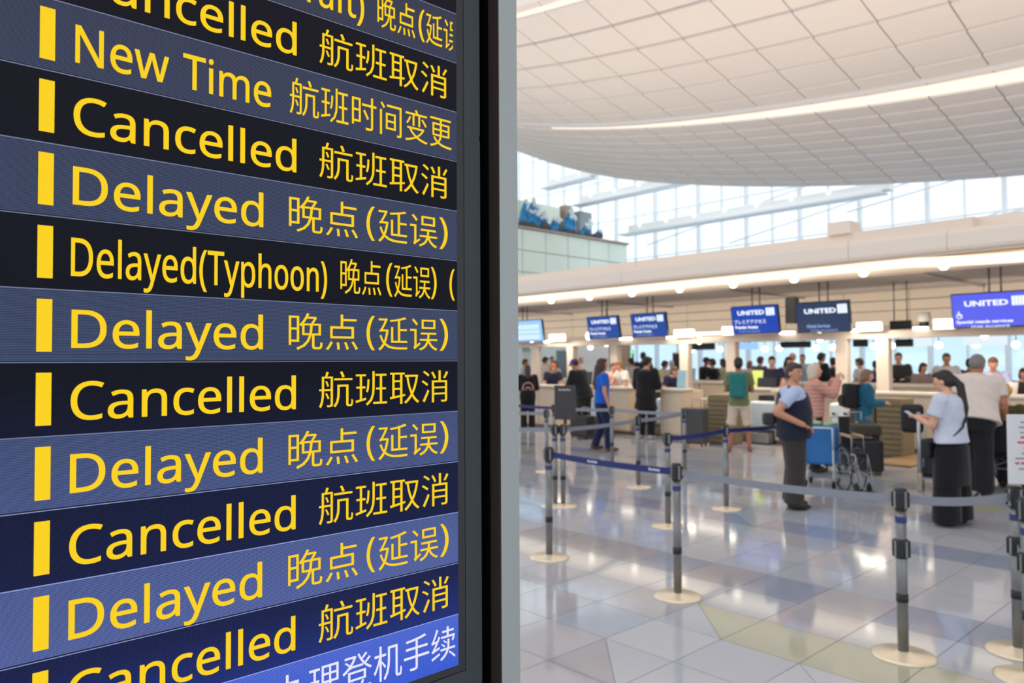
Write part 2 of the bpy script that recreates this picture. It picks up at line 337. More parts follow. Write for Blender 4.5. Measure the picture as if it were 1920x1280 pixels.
# ---- ceiling: curved bays of white panels, each bay ending in a lit slot
EX = [(-46, 21.5), (-40, 17.6), (-34, 14.7), (-28.6, 12.35), (-23.4, 10.9), (-16, 9.4), (-7.5, 8.3), (0, 7.9), (12, 7.7), (30, 7.6)]
def zE(x):
    x = max(-46, min(30, x))
    for (a, za), (b, zb) in zip(EX[:-1], EX[1:]):
        if a <= x <= b:
            t = (x - a) / (b - a); return za + (zb - za) * t
    return EX[-1][1]
def zEs(x): return sum(zE(x + d) for d in (-3, -1.5, 0, 1.5, 3)) / 5
SL = (25.0, 17.3, 9.6)
def stp(x): return max(0.03, min(0.42, 0.03 + 0.0195 * (x + 21)))
def gY(y):
    y = max(y, 9.0)
    return 0.19 * (32 - y) + (0.010 * (25 - y) ** 2 if y < 25 else 0)
def zC(x, y, bay=None):
    n = sum(1 for s in SL if y < s - 1e-6) if bay is None else bay
    return zEs(x) + gY(y) + stp(x) * n
ceil_bm = NB()
def sheet(bm, xs, ys, f, th=0.12):
    gtop = [[bm.verts.new((x, y, f(x, y) + th)) for y in ys] for x in xs]
    gbot = [[bm.verts.new((x, y, f(x, y))) for y in ys] for x in xs]
    for a in range(len(xs)-1):
        for b in range(len(ys)-1):
            bm.faces.new((gbot[a][b], gbot[a][b+1], gbot[a+1][b+1], gbot[a+1][b]))
            bm.faces.new((gtop[a][b], gtop[a+1][b], gtop[a+1][b+1], gtop[a][b+1]))
    for a in range(len(xs)-1):
        for b in (0, len(ys)-1): bm.faces.new((gbot[a][b], gbot[a+1][b], gtop[a+1][b], gtop[a][b]))
    for b in range(len(ys)-1):
        for a in (0, len(xs)-1): bm.faces.new((gbot[a][b], gbot[a][b+1], gtop[a][b+1], gtop[a][b]))
XS = [-46 + 1.8 * i for i in range(43)]
bays = [(25.0, 32.2, 0), (17.3, 25.0, 1), (9.6, 17.3, 2), (-25.0, 9.6, 3)]
for y0, y1, n in bays:
    k = 6 if n < 3 else 12
    sheet(ceil_bm, XS, [y0 + (y1 - y0) * i / k for i in range(k + 1)], lambda x, y, n=n: zC(x, y, n) + 0.05)
ceiling = obj('ceiling', ceil_bm, mat('ceiling_joint', (172, 160, 150), rough=0.8), kind='structure')
ceiling['label'] = 'curved white panelled hall ceiling'
cpan = mat('ceiling_panel_white', (226, 219, 213), rough=0.6, noise_amt=0.02, noise_scale=2)
def panel_geo(bm, xa, xb, ya, yb, n):
    q = [(xa, ya), (xb, ya), (xb, yb), (xa, yb)]
    lo = [bm.verts.new((x, y, zC(x, y, n) - (.05 if y == ya else 0))) for x, y in q]; hi = [bm.verts.new((x, y, zC(x, y, n) + 0.06)) for x, y in q]
    bm.faces.new(lo[::-1])
    for a in range(4): bm.faces.new((lo[a], lo[(a+1) % 4], hi[(a+1) % 4], hi[a]))
ppl = []
for y0, y1, n in bays:
    ny = 9 if n == 0 else round((y1 - y0) / 1.25)
    for a in range(len(XS) - 1):
        for b in range(ny):
            ya, yb = y0 + (y1 - y0) * b / ny, y0 + (y1 - y0) * (b + 1) / ny
            xm, ym = XS[a] + .9, (ya + yb) / 2; zz = zC(xm, ym, n) - CAM_H
            v = Vector((xm, ym, zz)); d = v.dot(fwd)
            vis = d > 1 and -0.02 < v.dot(rgt) / d * F / 960 < 1.04 and v.dot(upv) / d * F < 670
            ppl.append((0 if vis else 1, v.length, XS[a] + .02, XS[a+1] - .02, ya + .03, yb - .03, n))
ppl.sort(); far_p = NB()
for q, (v, dd, xa, xb, ya, yb, n) in enumerate(ppl):
    if v == 0 and q < 295:
        b = NB(); panel_geo(b, xa, xb, ya, yb, n); obj('ceiling_panel', b, cpan, ceiling)
    else: panel_geo(far_p, xa, xb, ya, yb, n)
obj('distant_panelling', far_p, cpan, ceiling, kind='stuff')
slot_m = glow('slot_light', (255, 240, 222), 1.2)
lip_m = mat('ceiling_lip', (236, 236, 238), rough=0.5)
for n, s in enumerate(SL):
    b = NB(); xs = XS
    for xa, xb in zip(xs[:-1], xs[1:]):
        if xb < -23 and n == 0: continue
        v = [b.verts.new(p) for p in ((xa, s - .03, zC(xa, s, n) - .0), (xb, s - .03, zC(xb, s, n)), (xb, s - .10, zC(xb, s, n + 1) + .02), (xa, s - .10, zC(xa, s, n + 1) + .02))]
        w = [b.verts.new(Vector(x.co) + Vector((0, .03, 0))) for x in v]
        for f in ((0,1,2,3),(4,7,6,5)): b.faces.new([(v + w)[i] for i in f])
        for a_ in range(4): b.faces.new([(v+w)[i] for i in (a_, (a_+1) % 4, 4 + (a_+1) % 4, 4 + a_)])
    obj('slot_lamp', b, slot_m, ceiling, label='long glowing slot between two ceiling bays')
    b = NB()
    for xa, xb in zip(xs[:-1], xs[1:]):
        za, zb = zC(xa, s - .5, n + 1), zC(xb, s - .5, n + 1)
        v = [b.verts.new(p) for p in ((xa, s - .62, za + .02), (xb, s - .62, zb + .02), (xb, s - .36, zb - .07), (xa, s - .36, za - .07), (xa, s - .14, za - .03), (xb, s - .14, zb - .03))]
        b.faces.new((v[0], v[3], v[2], v[1])); b.faces.new((v[3], v[4], v[5], v[2])); 
    o = obj('bay_lip', b, lip_m, ceiling)

# ---- the glazed end wall behind the islands, and a solid lower front under it
WY = 40.0
frame_m = mat('window_frame_grey', (236, 242, 246), rough=0.5)
pane_m = glass('window_glass', (250, 253, 255), 0.96); pane_b = glass('tinted_glass', (226, 240, 246), 0.93)
wroot = bpy.data.objects.new('window_1', None); COL.objects.link(wroot); wroot['kind'] = 'structure'; wroot.location = (0, WY, 0)
wroot['label'] = 'tall glazed wall at the far side of the hall'
zr = [0.15, 2.9, 5.7, 8.5, 11.35, 14.2, 17.0, 21.0]
xs = [-51 + 1.64 * i for i in range(42)]
for i, x in enumerate(xs):
    b = NB(); w = 0.10 if i % 2 else 0.035
    box(b, (x - w, -0.12, 0), (x + w, 0.12, 21)); obj('mullion', b, frame_m, wroot)
for z in zr:
    b = NB(); box(b, (xs[0], -0.05, z - .04), (xs[-1], 0.05, z + .04)); obj('transom', b, frame_m, wroot)
pw = {}
for i in range(len(xs) - 1):
    for k in range(len(zr) - 1):
        key = k
        if key not in pw:
            b = NB(); box(b, (0.06, -0.01, 0.04), (1.64 - 0.06, 0.01, zr[k+1] - zr[k] - 0.04)); pw[key] = finish(b, 'pane'); pw[key].materials.append(pane_b if k == 0 else pane_m)
        o = bpy.data.objects.new('pane', pw[key]); COL.objects.link(o); o.parent = wroot; o.location = (xs[i], 0, zr[k])
b = NB()                                        # slender bracing rods across the glazing
for xa, za, xb, zb in ((-30, 9.2, -18, 11.4), (-24, 8.6, -13, 10.6), (-17, 9.4, -9, 10.6), (-12, 7.9, -4, 9.2), (-20, 5.6, -10, 8.4)):
    tube(b, (xa, -0.5, za), (xb, -0.5, zb), 0.045, seg=6)
obj('bracing_rod', b, frame_m, wroot)

# ---- catwalk beams with round lamps in front of the glazing
beam_m = mat('catwalk_grey', (238, 242, 242), rough=0.5)
lamp_w = glow('white_lamp', (255, 252, 246), 1.8)
nb = 0
for (pa, ya), (pb, yb), lab in (((1183, 433), (1622, 352), 'longest pale catwalk beam with round lamps across the windows'),
                           ((1094, 377), (1262, 337), 'middle pale catwalk beam with lamps beside the ceiling edge'),
                           ((1034, 346), (1092, 327), 'short pale catwalk beam above the green glass gallery')):
    A = on_y(pa, ya, 36); B = on_y(pb, yb, 36); z = (A.z + B.z) / 2
    t = thing('catwalk_beam', lab, 'beam', (A.x, 36, z))
    L = B.x - A.x + 1.2
    b = NB(); bevel_box(b, (0, -.3, -.22), (L, .3, .2), .05); obj('girder', b, beam_m, t)
    b = NB(); box(b, (-.6, -.5, -.34), (L - .3, .4, -.26)); obj('walkway', b, frame_m, t)
    b = NB()
    for i in range(int(L / 3.2) + 1): tube(b, (1.0 + i * 3.2, 0, .2), (1.0 + i*3.2, 0, 1.5), .03, seg=6)
    obj('hanger', b, frame_m, t)
    k = 0
    for i in range(int(L / 1.9)):
        b = NB(); ell(b, (0.9 + i * 1.9, -.34, .1), (.09, .06, .09), seg=10, rings=6); obj('lamp', b, lamp_w, t)

# ---- green glass gallery at the left end of the hall
gg = mat('mint_glass', (232, 244, 230), rough=0.25, spec=0.6, noise_amt=0.08, noise_scale=.6); gd = mat('gallery_joint', (120, 138, 126), rough=0.5)
t = thing('glass_gallery', 'pale green glass gallery front at the left end of the hall', 'gallery', (-30.0, 27, 0))
b = NB(); box(b, (-6, -6, 0), (-.12, 10.5, 9.0)); obj('gallery_wall', b, mat('gallery_white', (214, 222, 216), rough=.5), t)
for r_ in range(4):
    for c_ in range(9):
        b = NB(); box(b, (-.1, -6 + c_*1.83 + .03, 4.2 + r_*1.2 + .03), (0, -6 + (c_+1)*1.83 - .03, 4.2 + (r_+1)*1.2 - .03)); obj('glass_panel', b, gg, t)
b = NB(); box(b, (-6, -6, 9.0), (.15, 10.5, 9.12)); obj('ledge', b, mat('gallery_ledge', (176, 160, 146)), t)
t2 = thing('upper_gallery', 'higher mint green glass box set back behind the wave sculptures', 'gallery', (-33.2, 27, 9.12))
b = NB(); box(b, (-2.5, -3, 0), (-.1, 7.7, 2.4)); obj('gallery_wall', b, gd, t2)
for c_ in range(6):
    for r_ in range(2):
        b = NB(); box(b, (-.1, -3 + c_*1.78 + .02, r_*1.2 + .02), (0, -3 + (c_+1)*1.78 - .02, (r_+1)*1.2 - .02)); obj('glass_panel', b, gg, t2)
b = NB(); bevel_box(b, (-.4, 8.0, 0), (.2, 8.6, 2.6), .04); tag(obj('timber_post', b, mat('timber_tan', (176, 150, 126)), None, loc=(-33.2, 27, 9.12)), 'tan timber post at the end of the upper glass box', 'post')
b = NB(); bevel_box(b, (-.5, 9.0, 0), (.5, 10.2, 2.3), .06); tag(obj('grey_duct', b, mat('duct_grey', (150, 160, 166)), None, loc=(-33.2, 27, 9.12)), 'grey duct box right of the tan timber post', 'duct')
# wave sculptures along the ledge
wb_ = [mat('wave_blue', (50, 150, 210), rough=.5), mat('wave_white', (226, 238, 244), rough=.6), mat('wave_rock', (92, 92, 96), rough=.8)]
wl = ['tallest blue wave ornament at the left end of the gallery ledge', 'low blue and white wave ornament second along the ledge', 'blue wave ornament with white foam at mid ledge',
      'tall blue wave ornament right of the ledge middle', 'small blue wave ornament near the ledge end', 'grey rocky wave ornament at the right end of the ledge']
random.seed(3)
for i, (px, h, wd) in enumerate(((990, 1.8, 1.7), (1012, 1.1, 1.1), (1038, 1.0, 1.4), (1069, 1.8, 1.5), (1096, 1.1, 1.1), (1118, .6, .9))):
    P = on_x(px, 440, -30.5)
    t = thing('wave_ornament', wl[i], 'sculpture', (-30.5, P.y, 9.125), group='wave ornaments on the gallery ledge')
    b = NB()
    for k in range(7): rz_ = random.uniform(.12, .3); ell(b, (random.uniform(-.2, .2), random.uniform(-wd/4, wd/4), rz_ + .01), (.3, wd*.22, rz_), seg=8, rings=5)
    obj('rock_base', b, wb_[2], t)
    b = NB(); b2 = NB()
    for k in range(6 if i < 5 else 3):
        y = random.uniform(-wd*.3, wd*.3); hh = h * random.uniform(.55, 1.0); dy = random.uniform(-.15, .15)
        pts = [Vector((0, y, .15)), Vector((.1, y + dy*.4, hh*.6)), Vector((.25, y + dy, hh*.9)), Vector((.3, y + dy*1.8, hh*.82))]
        for q, (p, q2) in enumerate(zip(pts[:-1], pts[1:])): tube(b, p, q2, (.26, .17, .1)[q], (.17, .1, .03)[q], 7)
        for p in pts[1:]: ell(b2, p + Vector((.05, 0, .08)), (.1, .13, .1), seg=7, rings=4)
    obj('wave_crest', b, wb_[0], t); obj('foam', b2, wb_[1], t, kind='stuff')

# ================================================================== THE ISLAND CANOPY
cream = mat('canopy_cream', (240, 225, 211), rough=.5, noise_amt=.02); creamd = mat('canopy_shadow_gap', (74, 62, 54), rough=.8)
soff = mat('soffit_grey', (176, 168, 164), rough=.5); warmw = mat('warm_white_wall', (226, 212, 194), rough=.6, noise_amt=.03, noise_scale=4)
CY = 13.5; CX0, CX1 = -26.0, 7.0
zb = on_y(1448, 506, CY).z
can = thing('island_canopy', 'long cream canopy with rounded fascia over the check-in counters', 'canopy', (0, CY, 0), kind='structure')
b = NB()
prof = [(0.10, zb), (0.02, zb + .03), (0, zb + .08), (0, zb + .30), (.03, zb + .36), (.10, zb + .39), (.55, zb + .39), (.55, zb + .60), (.62, zb + .62), (11.5, zb + .62), (11.5, zb + .10), (.3, zb + .10), (.3, zb)]
def extrude_x(bm, prof, x0, x1):
    A = [bm.verts.new((x0, y, z)) for y, z in prof]; B = [bm.verts.new((x1, y, z)) for y, z in prof]; n = len(prof)
    for i in range(n): bm.faces.new((A[i], A[(i+1) % n], B[(i+1) % n], B[i]))
    bm.faces.new(A[::-1]); bm.faces.new(B)
seams = [CX0, -21, -16, -11, on_y(1590, 450, CY).x, on_y(1775, 440, CY).x, -1.0, 3.0, CX1]
for xa, xb in zip(seams[:-1], seams[1:]):
    b = NB(); extrude_x(b, prof, xa + .004, xb - .004); obj('fascia_panel', b, cream, can)
# raised box on the roof edge
xa, xb = on_y(1588, 430, CY).x, on_y(1800, 410, CY).x
b = NB(); extrude_x(b, [(.30, zb + .39), (.26, zb + .56), (.32, zb + .585), (1.6, zb + .66), (1.6, zb + .39)], xa, xb + .1); obj('roof_housing', b, cream, can, label='raised cream housing on the canopy edge')
xa, xb = on_y(1557, 415, CY + .6).x, on_y(1600, 415, CY + .6).x
b = NB(); bevel_box(b, (xa, .45, zb + .6), (xb, .95, zb + .84), .01); obj('service_box', b, cream, can, label='small square cream box on the canopy edge')
# underside: dark gap, glowing cove, ledge, grey soffit
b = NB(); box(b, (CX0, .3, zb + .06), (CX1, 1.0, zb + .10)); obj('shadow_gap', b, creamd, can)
cove_m = glow('cove_lamp', (255, 236, 206), 1.6)
b = NB(); n = 60
def cvz(x): return zb - .02 - .05 * max(0, math.sin(max(0, min(1, (x + 4.6) / 2.6)) * PI)) - (0.03 if x > -4.6 else 0)
rows = []
for i in range(n + 1):
    x = CX0 + (CX1 - CX0) * i / n; z = cvz(x)
    rows.append([b.verts.new((x, y, zz)) for y, zz in ((.40, z + .05), (.42, z - .03), (.62, z - .06), (.95, z - .06), (.95, z + .05))])
for A, B in zip(rows[:-1], rows[1:]):
    for k in range(5): b.faces.new((A[k], A[(k+1) % 5], B[(k+1) % 5], B[k]))
obj('cove_lamp', b, cove_m, can, label='continuous glowing cove strip under the canopy edge')
b = NB(); extrude_x(b, [(.95, zb - .02), (.98, zb - .14), (1.06, zb - .17), (1.2, zb - .17), (1.2, zb + .1), (.95, zb + .1)], CX0, CX1); obj('ledge', b, cream, can)
sx = CX0
while sx < CX1 - .1:
    b = NB(); box(b, (sx + .006, 1.2, zb - .15), (sx + 1.994, 4.8, zb - .09)); obj('soffit_panel', b, soff, can); sx += 2.0
b = NB()
for xx in range(-25, 7, 4): box(b, (xx - .03, 1.4, zb - .20), (xx + .03, 4.8, zb - .15))
obj('soffit_rib', b, soff, can)
# header wall behind the signs
b = NB(); box(b, (CX0, 4.85, 2.42), (CX1, 5.05, zb + .1)); hw = obj('header_wall', b, mat('panel_joint', (150, 136, 122)), can)
xx = CX0
while xx < CX1 - .1:
    for za, zz in ((2.44, 2.78), (2.80, 3.02), (3.04, zb + .05)):
        b = NB(); box(b, (xx + .008, 4.80, za), (xx + 1.492, 4.86, zz)); obj('wall_panel', b, warmw, hw)
    xx += 1.5
b = NB(); bevel_box(b, (CX0, 4.4, 2.28), (CX1, 4.85, 2.44), .01); obj('bulkhead', b, mat('bulkhead_taupe', (182, 168, 156)), can)

# spot lamps below the cove, 1.33 m apart
sp_m = glow('spot_glow', (255, 240, 214), 5.0)
nm = ['first', 'second', 'third', 'fourth', 'fifth', 'sixth', 'seventh', 'eighth', 'ninth', 'tenth']
xspots = [-0.887 + .0953 * k for k in range(-1, 8)]
for k, q in enumerate(xspots):
    X = q * 14.2
    vis = True
    lab = ('round spot lamp under the canopy edge, %s from the grey frame' % nm[k]) if vis else 'round spot lamp under the canopy edge beyond the picture'
    t = thing('spot_lamp', lab, 'lamp', (X, 14.2, zb - .045), group='spot lamps under the canopy edge')
    b = NB(); lathe(b, [(0, .0), (.11, .0), (.10, -.03), (.085, -.06)], seg=16); obj('housing', b, mat('lamp_white', (240, 232, 220)), t)
    b = NB(); lathe(b, [(.085, -.055), (.075, -.12), (.04, -.155), (0, -.16)], seg=16); obj('bulb', b, sp_m, t)
    if vis:
        l = bpy.data.lights.new('spot_beam', 'SPOT'); l.energy = 110; l.spot_size = 2.0; l.spot_blend = .8; l.color = (1, .82, .62); l.shadow_soft_size = .08
        lo = bpy.data.objects.new('spot_beam', l); COL.objects.link(lo); lo.parent = t; lo.location = (0, 0, -.22)

# ================================================================== THE DEPARTURE BOARD (stands beside the camera, faces +X)
BX = -0.60
def bp(px, py): p = on_x(px, py, BX); return p.y, p.z
LN = {-8: 28 - 92, -7: 28, -6: 120, -5: 212, -4: 303, -3: 396, -2: 489, -1: 582.5, 0: 678, 1: 771, 2: 866, 3: 959.5, 4: 1054, 5: 1149.6, 6: 1244}
zr6 = bp(861, 1244)[1]; zr0 = bp(857, 678)[1]; RH = (bp(857, 303)[1] - bp(861, 1149.6)[1]) / 9
Z0 = (bp(857, 303)[1] - 4 * RH + bp(861, 1149.6)[1] + 5 * RH) / 2      # height of line 0
def zl(n): return Z0 - n * RH
YR = bp(857.5, 640)[0]; YL = -0.62; N_TOP = -17
ZB = zl(6) ; ZT = zl(N_TOP)
board = thing('departure_board', 'tall black and grey flight board showing yellow delayed and cancelled notices', 'display', (BX, 0, 0))
def scr_mat(name, top, mid, bot, low, grid=0.6):
    m = bpy.data.materials.new(name); m.use_nodes = True; nt = m.node_tree; N = nt.nodes.new; L = nt.links.new; b = nt.nodes['Principled BSDF']
    tc = N('ShaderNodeTexCoord'); sp = N('ShaderNodeSeparateXYZ'); L(tc.outputs['Object'], sp.inputs[0])
    mr = N('ShaderNodeMapRange'); mr.inputs[1].default_value = ZB; mr.inputs[2].default_value = zl(-8); L(sp.outputs[2], mr.inputs[0])
    cr = N('ShaderNodeValToRGB'); e = cr.color_ramp.elements
    e[0].position = 0; e[0].color = (*lin(low), 1); e[1].position = 1; e[1].color = (*lin(top), 1)
    for p, c in ((.13, bot), (.42, mid)): q = cr.color_ramp.elements.new(p); q.color = (*lin(c), 1)
    L(mr.outputs[0], cr.inputs[0])
    # rows and columns of display cells
    def cell(o, pitch, ph):
        a = N('ShaderNodeMath'); a.operation = 'MULTIPLY'; a.inputs[1].default_value = 2 * PI / pitch; L(o, a.inputs[0])
        s = N('ShaderNodeMath'); s.operation = 'SINE'; L(a.outputs[0], s.inputs[0]); return s.outputs[0]
    s1 = cell(sp.outputs[2], RH / 46, 0); s2 = cell(sp.outputs[1], RH / 46, 0)
    ma = N('ShaderNodeMath'); ma.operation = 'MULTIPLY_ADD'; ma.inputs[1].default_value = grid; ma.inputs[2].default_value = 1.0; L(s1, ma.inputs[0])
    mb = N('ShaderNodeMath'); mb.operation = 'MULTIPLY_ADD'; mb.inputs[1].default_value = grid * .35; L(s2, mb.inputs[0]); L(ma.outputs[0], mb.inputs[2])
    L(cr.outputs[0], b.inputs['Emission Color']); L(mb.outputs[0], b.inputs['Emission Strength'])
    b.inputs['Base Color'].default_value = (.003, .003, .004, 1); b.inputs['Roughness'].default_value = .4; b.inputs['Specular IOR Level'].default_value = .05
    return m
slate = scr_mat('display_slate_row', (60, 60, 76), (60, 72, 102), (84, 99, 158), (96, 122, 214))
dark = scr_mat('display_dark_row', (28, 26, 34), (14, 18, 28), (26, 34, 76), (40, 60, 150))
blue = scr_mat('display_blue_row', (80, 110, 215), (80, 110, 215), (92, 114, 205), (60, 92, 210))
yel = glow('display_yellow', (250, 208, 0), 1.0); whit = glow('display_white', (232, 230, 250), 1.0)
def quadx(name, y0, y1, z0, z1, x, m, parent, th=.001, **kw):
    b = NB(); box(b, (x - th, y0, z0), (x, y1, z1)); return obj(name, b, m, parent, **kw)
b = NB(); bevel_box(b, (-.03, YL, ZB), (-.002, YR, ZT), .0005, 1); screen = obj('screen', b, mat('display_black', (8, 8, 10), rough=.4), board)
dl = mat('row_line_dark', (10, 12, 20)); ll = glow('row_line_light', (120, 130, 165), 1.0); llb = glow('row_line_light_low', (150, 165, 225), 1.0)
for n in range(N_TOP, 6):
    odd = (n % 2 != 0) if n < 5 else True
    m_ = blue if n == 5 else (slate if odd else dark)
    if n == -8: m_ = dark
    quadx('row_band', YL, YR, zl(n + 1), zl(n), 0, m_, screen)
    quadx('row_line', YL, YR, zl(n) - .0004, zl(n) + .0001, .0004, llb if n >= 2 else ll, screen, th=.0004)
    if odd and n < 5: quadx('row_line', YL, YR, zl(n+1) + .0001, zl(n+1) + .0010, .0004, dl, screen, th=.0004)
YB0, YB1 = bp(61.5, 1180)[0], bp(91, 1180)[0]
def row_text(n, s, pa, pb, kind='latin', clip=None, m_=None, en='lettering'):
    ya, yb = bp(pa, 680)[0], bp(pb, 680)[0]; zt, zb_ = zl(n), zl(n + 1)
    if kind == 'latin':
        me = latin(s, offset=0.003); base = zb_ + .20 * RH; sy = .53 * RH / 0.576
        fit_text(me, ya, yb, base, sy, lambda a, c, d: Vector((.0006 + d, a, c)), clip=clip)
    else:
        me = cjk(s, offset=-0.008) if kind == 'c' else latin(s, offset=-.006); ys = [v.co.y for v in me.vertices]; h = max(ys) - min(ys); y0 = min(ys)
        for v in me.vertices: v.co.y = (v.co.y - y0) / h
        fit_text(me, ya, yb, zb_ + .195 * RH, .625 * RH, lambda a, c, d: Vector((.0006 + d, a, c)), clip=clip)
    o = bpy.data.objects.new(en, me); COL.objects.link(o); me.materials.append(m_ or yel); o.parent = screen; return o
DEL, CAN = [('Delayed', 133, 492, 'latin'), ('晚点', 541, 670, 'c'), ('(', 687, 702, 'p'), ('延误', 709, 819, 'c'), (')', 824, 839, 'p')], [('Cancelled', 133, 554, 'latin'), ('航班取消', 598, 839, 'c')]
rows = {-6: CAN, -5: [('New Time', 135, 506, 'latin'), ('航班时间变更', 542, 847, 'c')], -4: CAN, -3: DEL, -1: DEL, 0: CAN, 1: DEL, 2: CAN, 3: DEL, 4: CAN}
for n, items in rows.items():
    for s, pa, pb, k in items: row_text(n, s, pa, pb, k)
clipY = bp(850, 680)[0]
row_text(-2, 'Delayed(Typhoon)', 131, 612); row_text(-2, '晚点', 638, 714, 'c'); row_text(-2, '(', 724, 735, 'p'); row_text(-2, '延误', 739, 806, 'c'); row_text(-2, ')', 808, 818, 'p'); row_text(-2, '(', 843, 852, 'p')
def scale_for(s, pa, pb):
    me = cjk(s); xs = [v.co.x for v in me.vertices]; w = max(xs) - min(xs); bpy.data.meshes.remove(me); return (bp(pb, 680)[0] - bp(pa, 680)[0]) / w
row_text(-7, 'Delayed(Aircraft)', 131, 682); row_text(-7, '晚点', 708, 779, 'c'); row_text(-7, '(', 786, 797, 'p'); row_text(-7, '延误', 800, 850, 'c', clip=(clipY, scale_for('延误', 800, 863)))
row_text(5, '办理登机手续', 514, 851, 'c', m_=whit)
for n in range(-7, 5): quadx('status_bar', YB0, YB1, zl(n+1) + .145*RH, zl(n) - .14*RH, .0008, yel, screen, th=.0004)
# frame around the glass
bez = mat('bezel_charcoal', (58, 66, 72), rough=.55, noise_amt=.1, noise_scale=400, spec=.35); blk = mat('cavity_black', (8, 8, 9), rough=.8, spec=.1)
brn = mat('inner_edge_brown', (52, 44, 40), rough=.7); alu = mat('frame_aluminium', (172, 179, 180), rough=.5, metal=.25, noise_amt=.06, noise_scale=500)
def Yp(px): return bp(px, 760)[0]
ZF0, ZF1 = 0.02, 2.55
y872, y900, y905, y928, y936 = Yp(872), Yp(901), Yp(906), Yp(925), Yp(932)
zbz = zl(6) - .0075
b = NB(); box(b, (-.025, YL, zbz), (-.0004, y872 - .0006, ZB)); box(b, (-.025, YR, ZB), (-.0004, y872 - .0006, ZT)); obj('inner_bezel', b, mat('inner_bezel', (44, 46, 52), rough=.5), board)
b = NB(); box(b, (-.025, YL, 1.02), (.0, y900, zbz - .0008)); box(b, (-.025, y872, zbz - .0008), (.0, y900, ZT)); obj('bezel', b, bez, board)
zn = bp(903, 258)[1]
b = NB(); box(b, (-.03, y900 + .0002, 1.02), (-.0035, y905, zn - .003)); box(b, (-.03, y900 + .0002, zn + .003), (-.0035, y905, ZT)); obj('edge_strip', b, bez, board)
b = NB(); box(b, (-.10, YL, .5), (-.031, y936 + .004, ZT + .02)); obj('backing', b, blk, board)
yo = on_x(973.5, 760, BX + .012).y; yi = on_x(939, 760, BX + .012).y
b = NB(); bevel_box(b, (-.12, yi, ZF0), (.012, yo, ZF1), .0012, 2); bevel_box(b, (-.12, YL - .06, ZT), (.012, yi, ZF1), .0012); box(b, (-.12, YL - .06, ZF0), (.008, yi, 1.02)); box(b, (-.12, YL - .06, ZF0), (.012, YL - .001, ZF1)); obj('housing', b, alu, board)
b = NB(); box(b, (-.004, yi - .0012, 1.02), (.0115, yi + .0001, ZT)); obj('inner_edge', b, brn, board)
b = NB(); box(b, (-.032, yi - .0014, 1.02), (-.004, yi + .0001, ZT)); obj('cavity_wall', b, blk, board)
b = NB(); box(b, (-.35, YL - .02, 0), (.02, yo - .04, .02)); obj('foot_plate', b, alu, board)

# ================================================================== BELT BARRIERS
ch = mat('post_grey', (126, 127, 128), rough=.32, metal=.6); hb = mat('post_head_black', (22, 24, 28), rough=.45); hs = mat('head_silver', (140, 140, 140), rough=.3, metal=.7)
bluem = mat('belt_blue', (24, 38, 104), rough=.6); greym = mat('belt_grey', (134, 138, 150), rough=.6); basem = mat('base_steel', (240, 224, 196), rough=.25, metal=.35, noise_amt=.1, noise_scale=8)
PH = 0.93
def make_post(label, x, y, double=False, rz=0.0):
    t = thing('barrier_post', label, 'post', (x, y, 0), rz, 'belt barrier posts')
    b = NB(); lathe(b, [(0, 0), (.165, 0), (.168, .006), (.15, .014), (.05, .022), (.035, .03), (0, .03)], seg=36); obj('base', b, basem, t)
    b = NB(); tube(b, (0, 0, .02), (0, 0, PH - .115), .029, .029, 18); obj('pole', b, ch, t)
    b = NB(); tube(b, (0, 0, .30), (0, 0, .345), .032, .032, 18); obj('lower_ring', b, hb, t)
    b = NB(); lathe(b, [(.0305, PH - .19), (.0305, PH - .155)], seg=18); obj('blue_ring', b, mat('ring_blue', (44, 58, 116)), t)
    b = NB(); lathe(b, [(0, PH - .12), (.034, PH - .12), (.036, PH - .11), (.036, PH - .012), (.03, PH), (0, PH)], seg=18)
    for a in (0, PI/2, PI, 3*PI/2): bevel_box(b, (.018, -.014, PH - .105), (.046, .014, PH - .02), .003, 1, Matrix.Rotation(a, 4, 'Z'))
    h = obj('head', b, hb, t)
    b = NB()
    for a in (PI/4, 3*PI/4, 5*PI/4, 7*PI/4): box(b, (.030, -.007, PH - .11), (.040, .007, PH - .015), Matrix.Rotation(a, 4, 'Z'))
    obj('silver_stripe', b, hs, h)
    if double:
        z = .60
        b = NB(); lathe(b, [(.03, z - .06), (.037, z - .055), (.037, z + .045), (.03, z + .05)], seg=18)
        for a in (0, PI/2, PI, 3*PI/2): bevel_box(b, (.018, -.014, z - .05), (.046, .014, z + .04), .003, 1, Matrix.Rotation(a, 4, 'Z'))
        obj('lower_head', b, hb, t)
        b = NB()
        for a in (PI/4, 3*PI/4, 5*PI/4, 7*PI/4): box(b, (.031, -.007, z - .05), (.041, .007, z + .04), Matrix.Rotation(a, 4, 'Z'))
        obj('silver_stripe', b, hs, t)
    return t
POSTS = {
 'A': (1030, 1045, 0, 'grey barrier post nearest the departure board, with a blue belt'),
 'B': (1271, 1118, 0, 'grey barrier post between the blue belt and the near grey belt'),
 'C': (1694, 1229, 1, 'nearest grey barrier post, with two belt heads and a round steel base'),
 'D': (1910, 1222, 1, 'grey barrier post under the white notice sheet at the right edge'),
 'E': (1041, 948, 0, 'left one of two touching barrier posts under the black sign'),
 'G': (1197, 913, 0, 'thin grey barrier post in the middle of the left queue lane'),
 'F': (1148, 870, 0, 'barrier post behind the walking woman in blue'),
 'H': (1253, 986, 0, 'barrier post hidden behind the middle one, a dark blue belt leaving it'),
 'I': (1284, 886, 0, 'barrier post beside the dark suitcase'),
 'J': (1362, 954, 0, 'barrier post in front of the man with the teal backpack'),
 'K': (1025, 884, 0, 'barrier post behind the one nearest the departure board'),
 'M': (1039, 862, 0, 'far barrier post behind the black sign, end of a blue belt')}
PP = {}
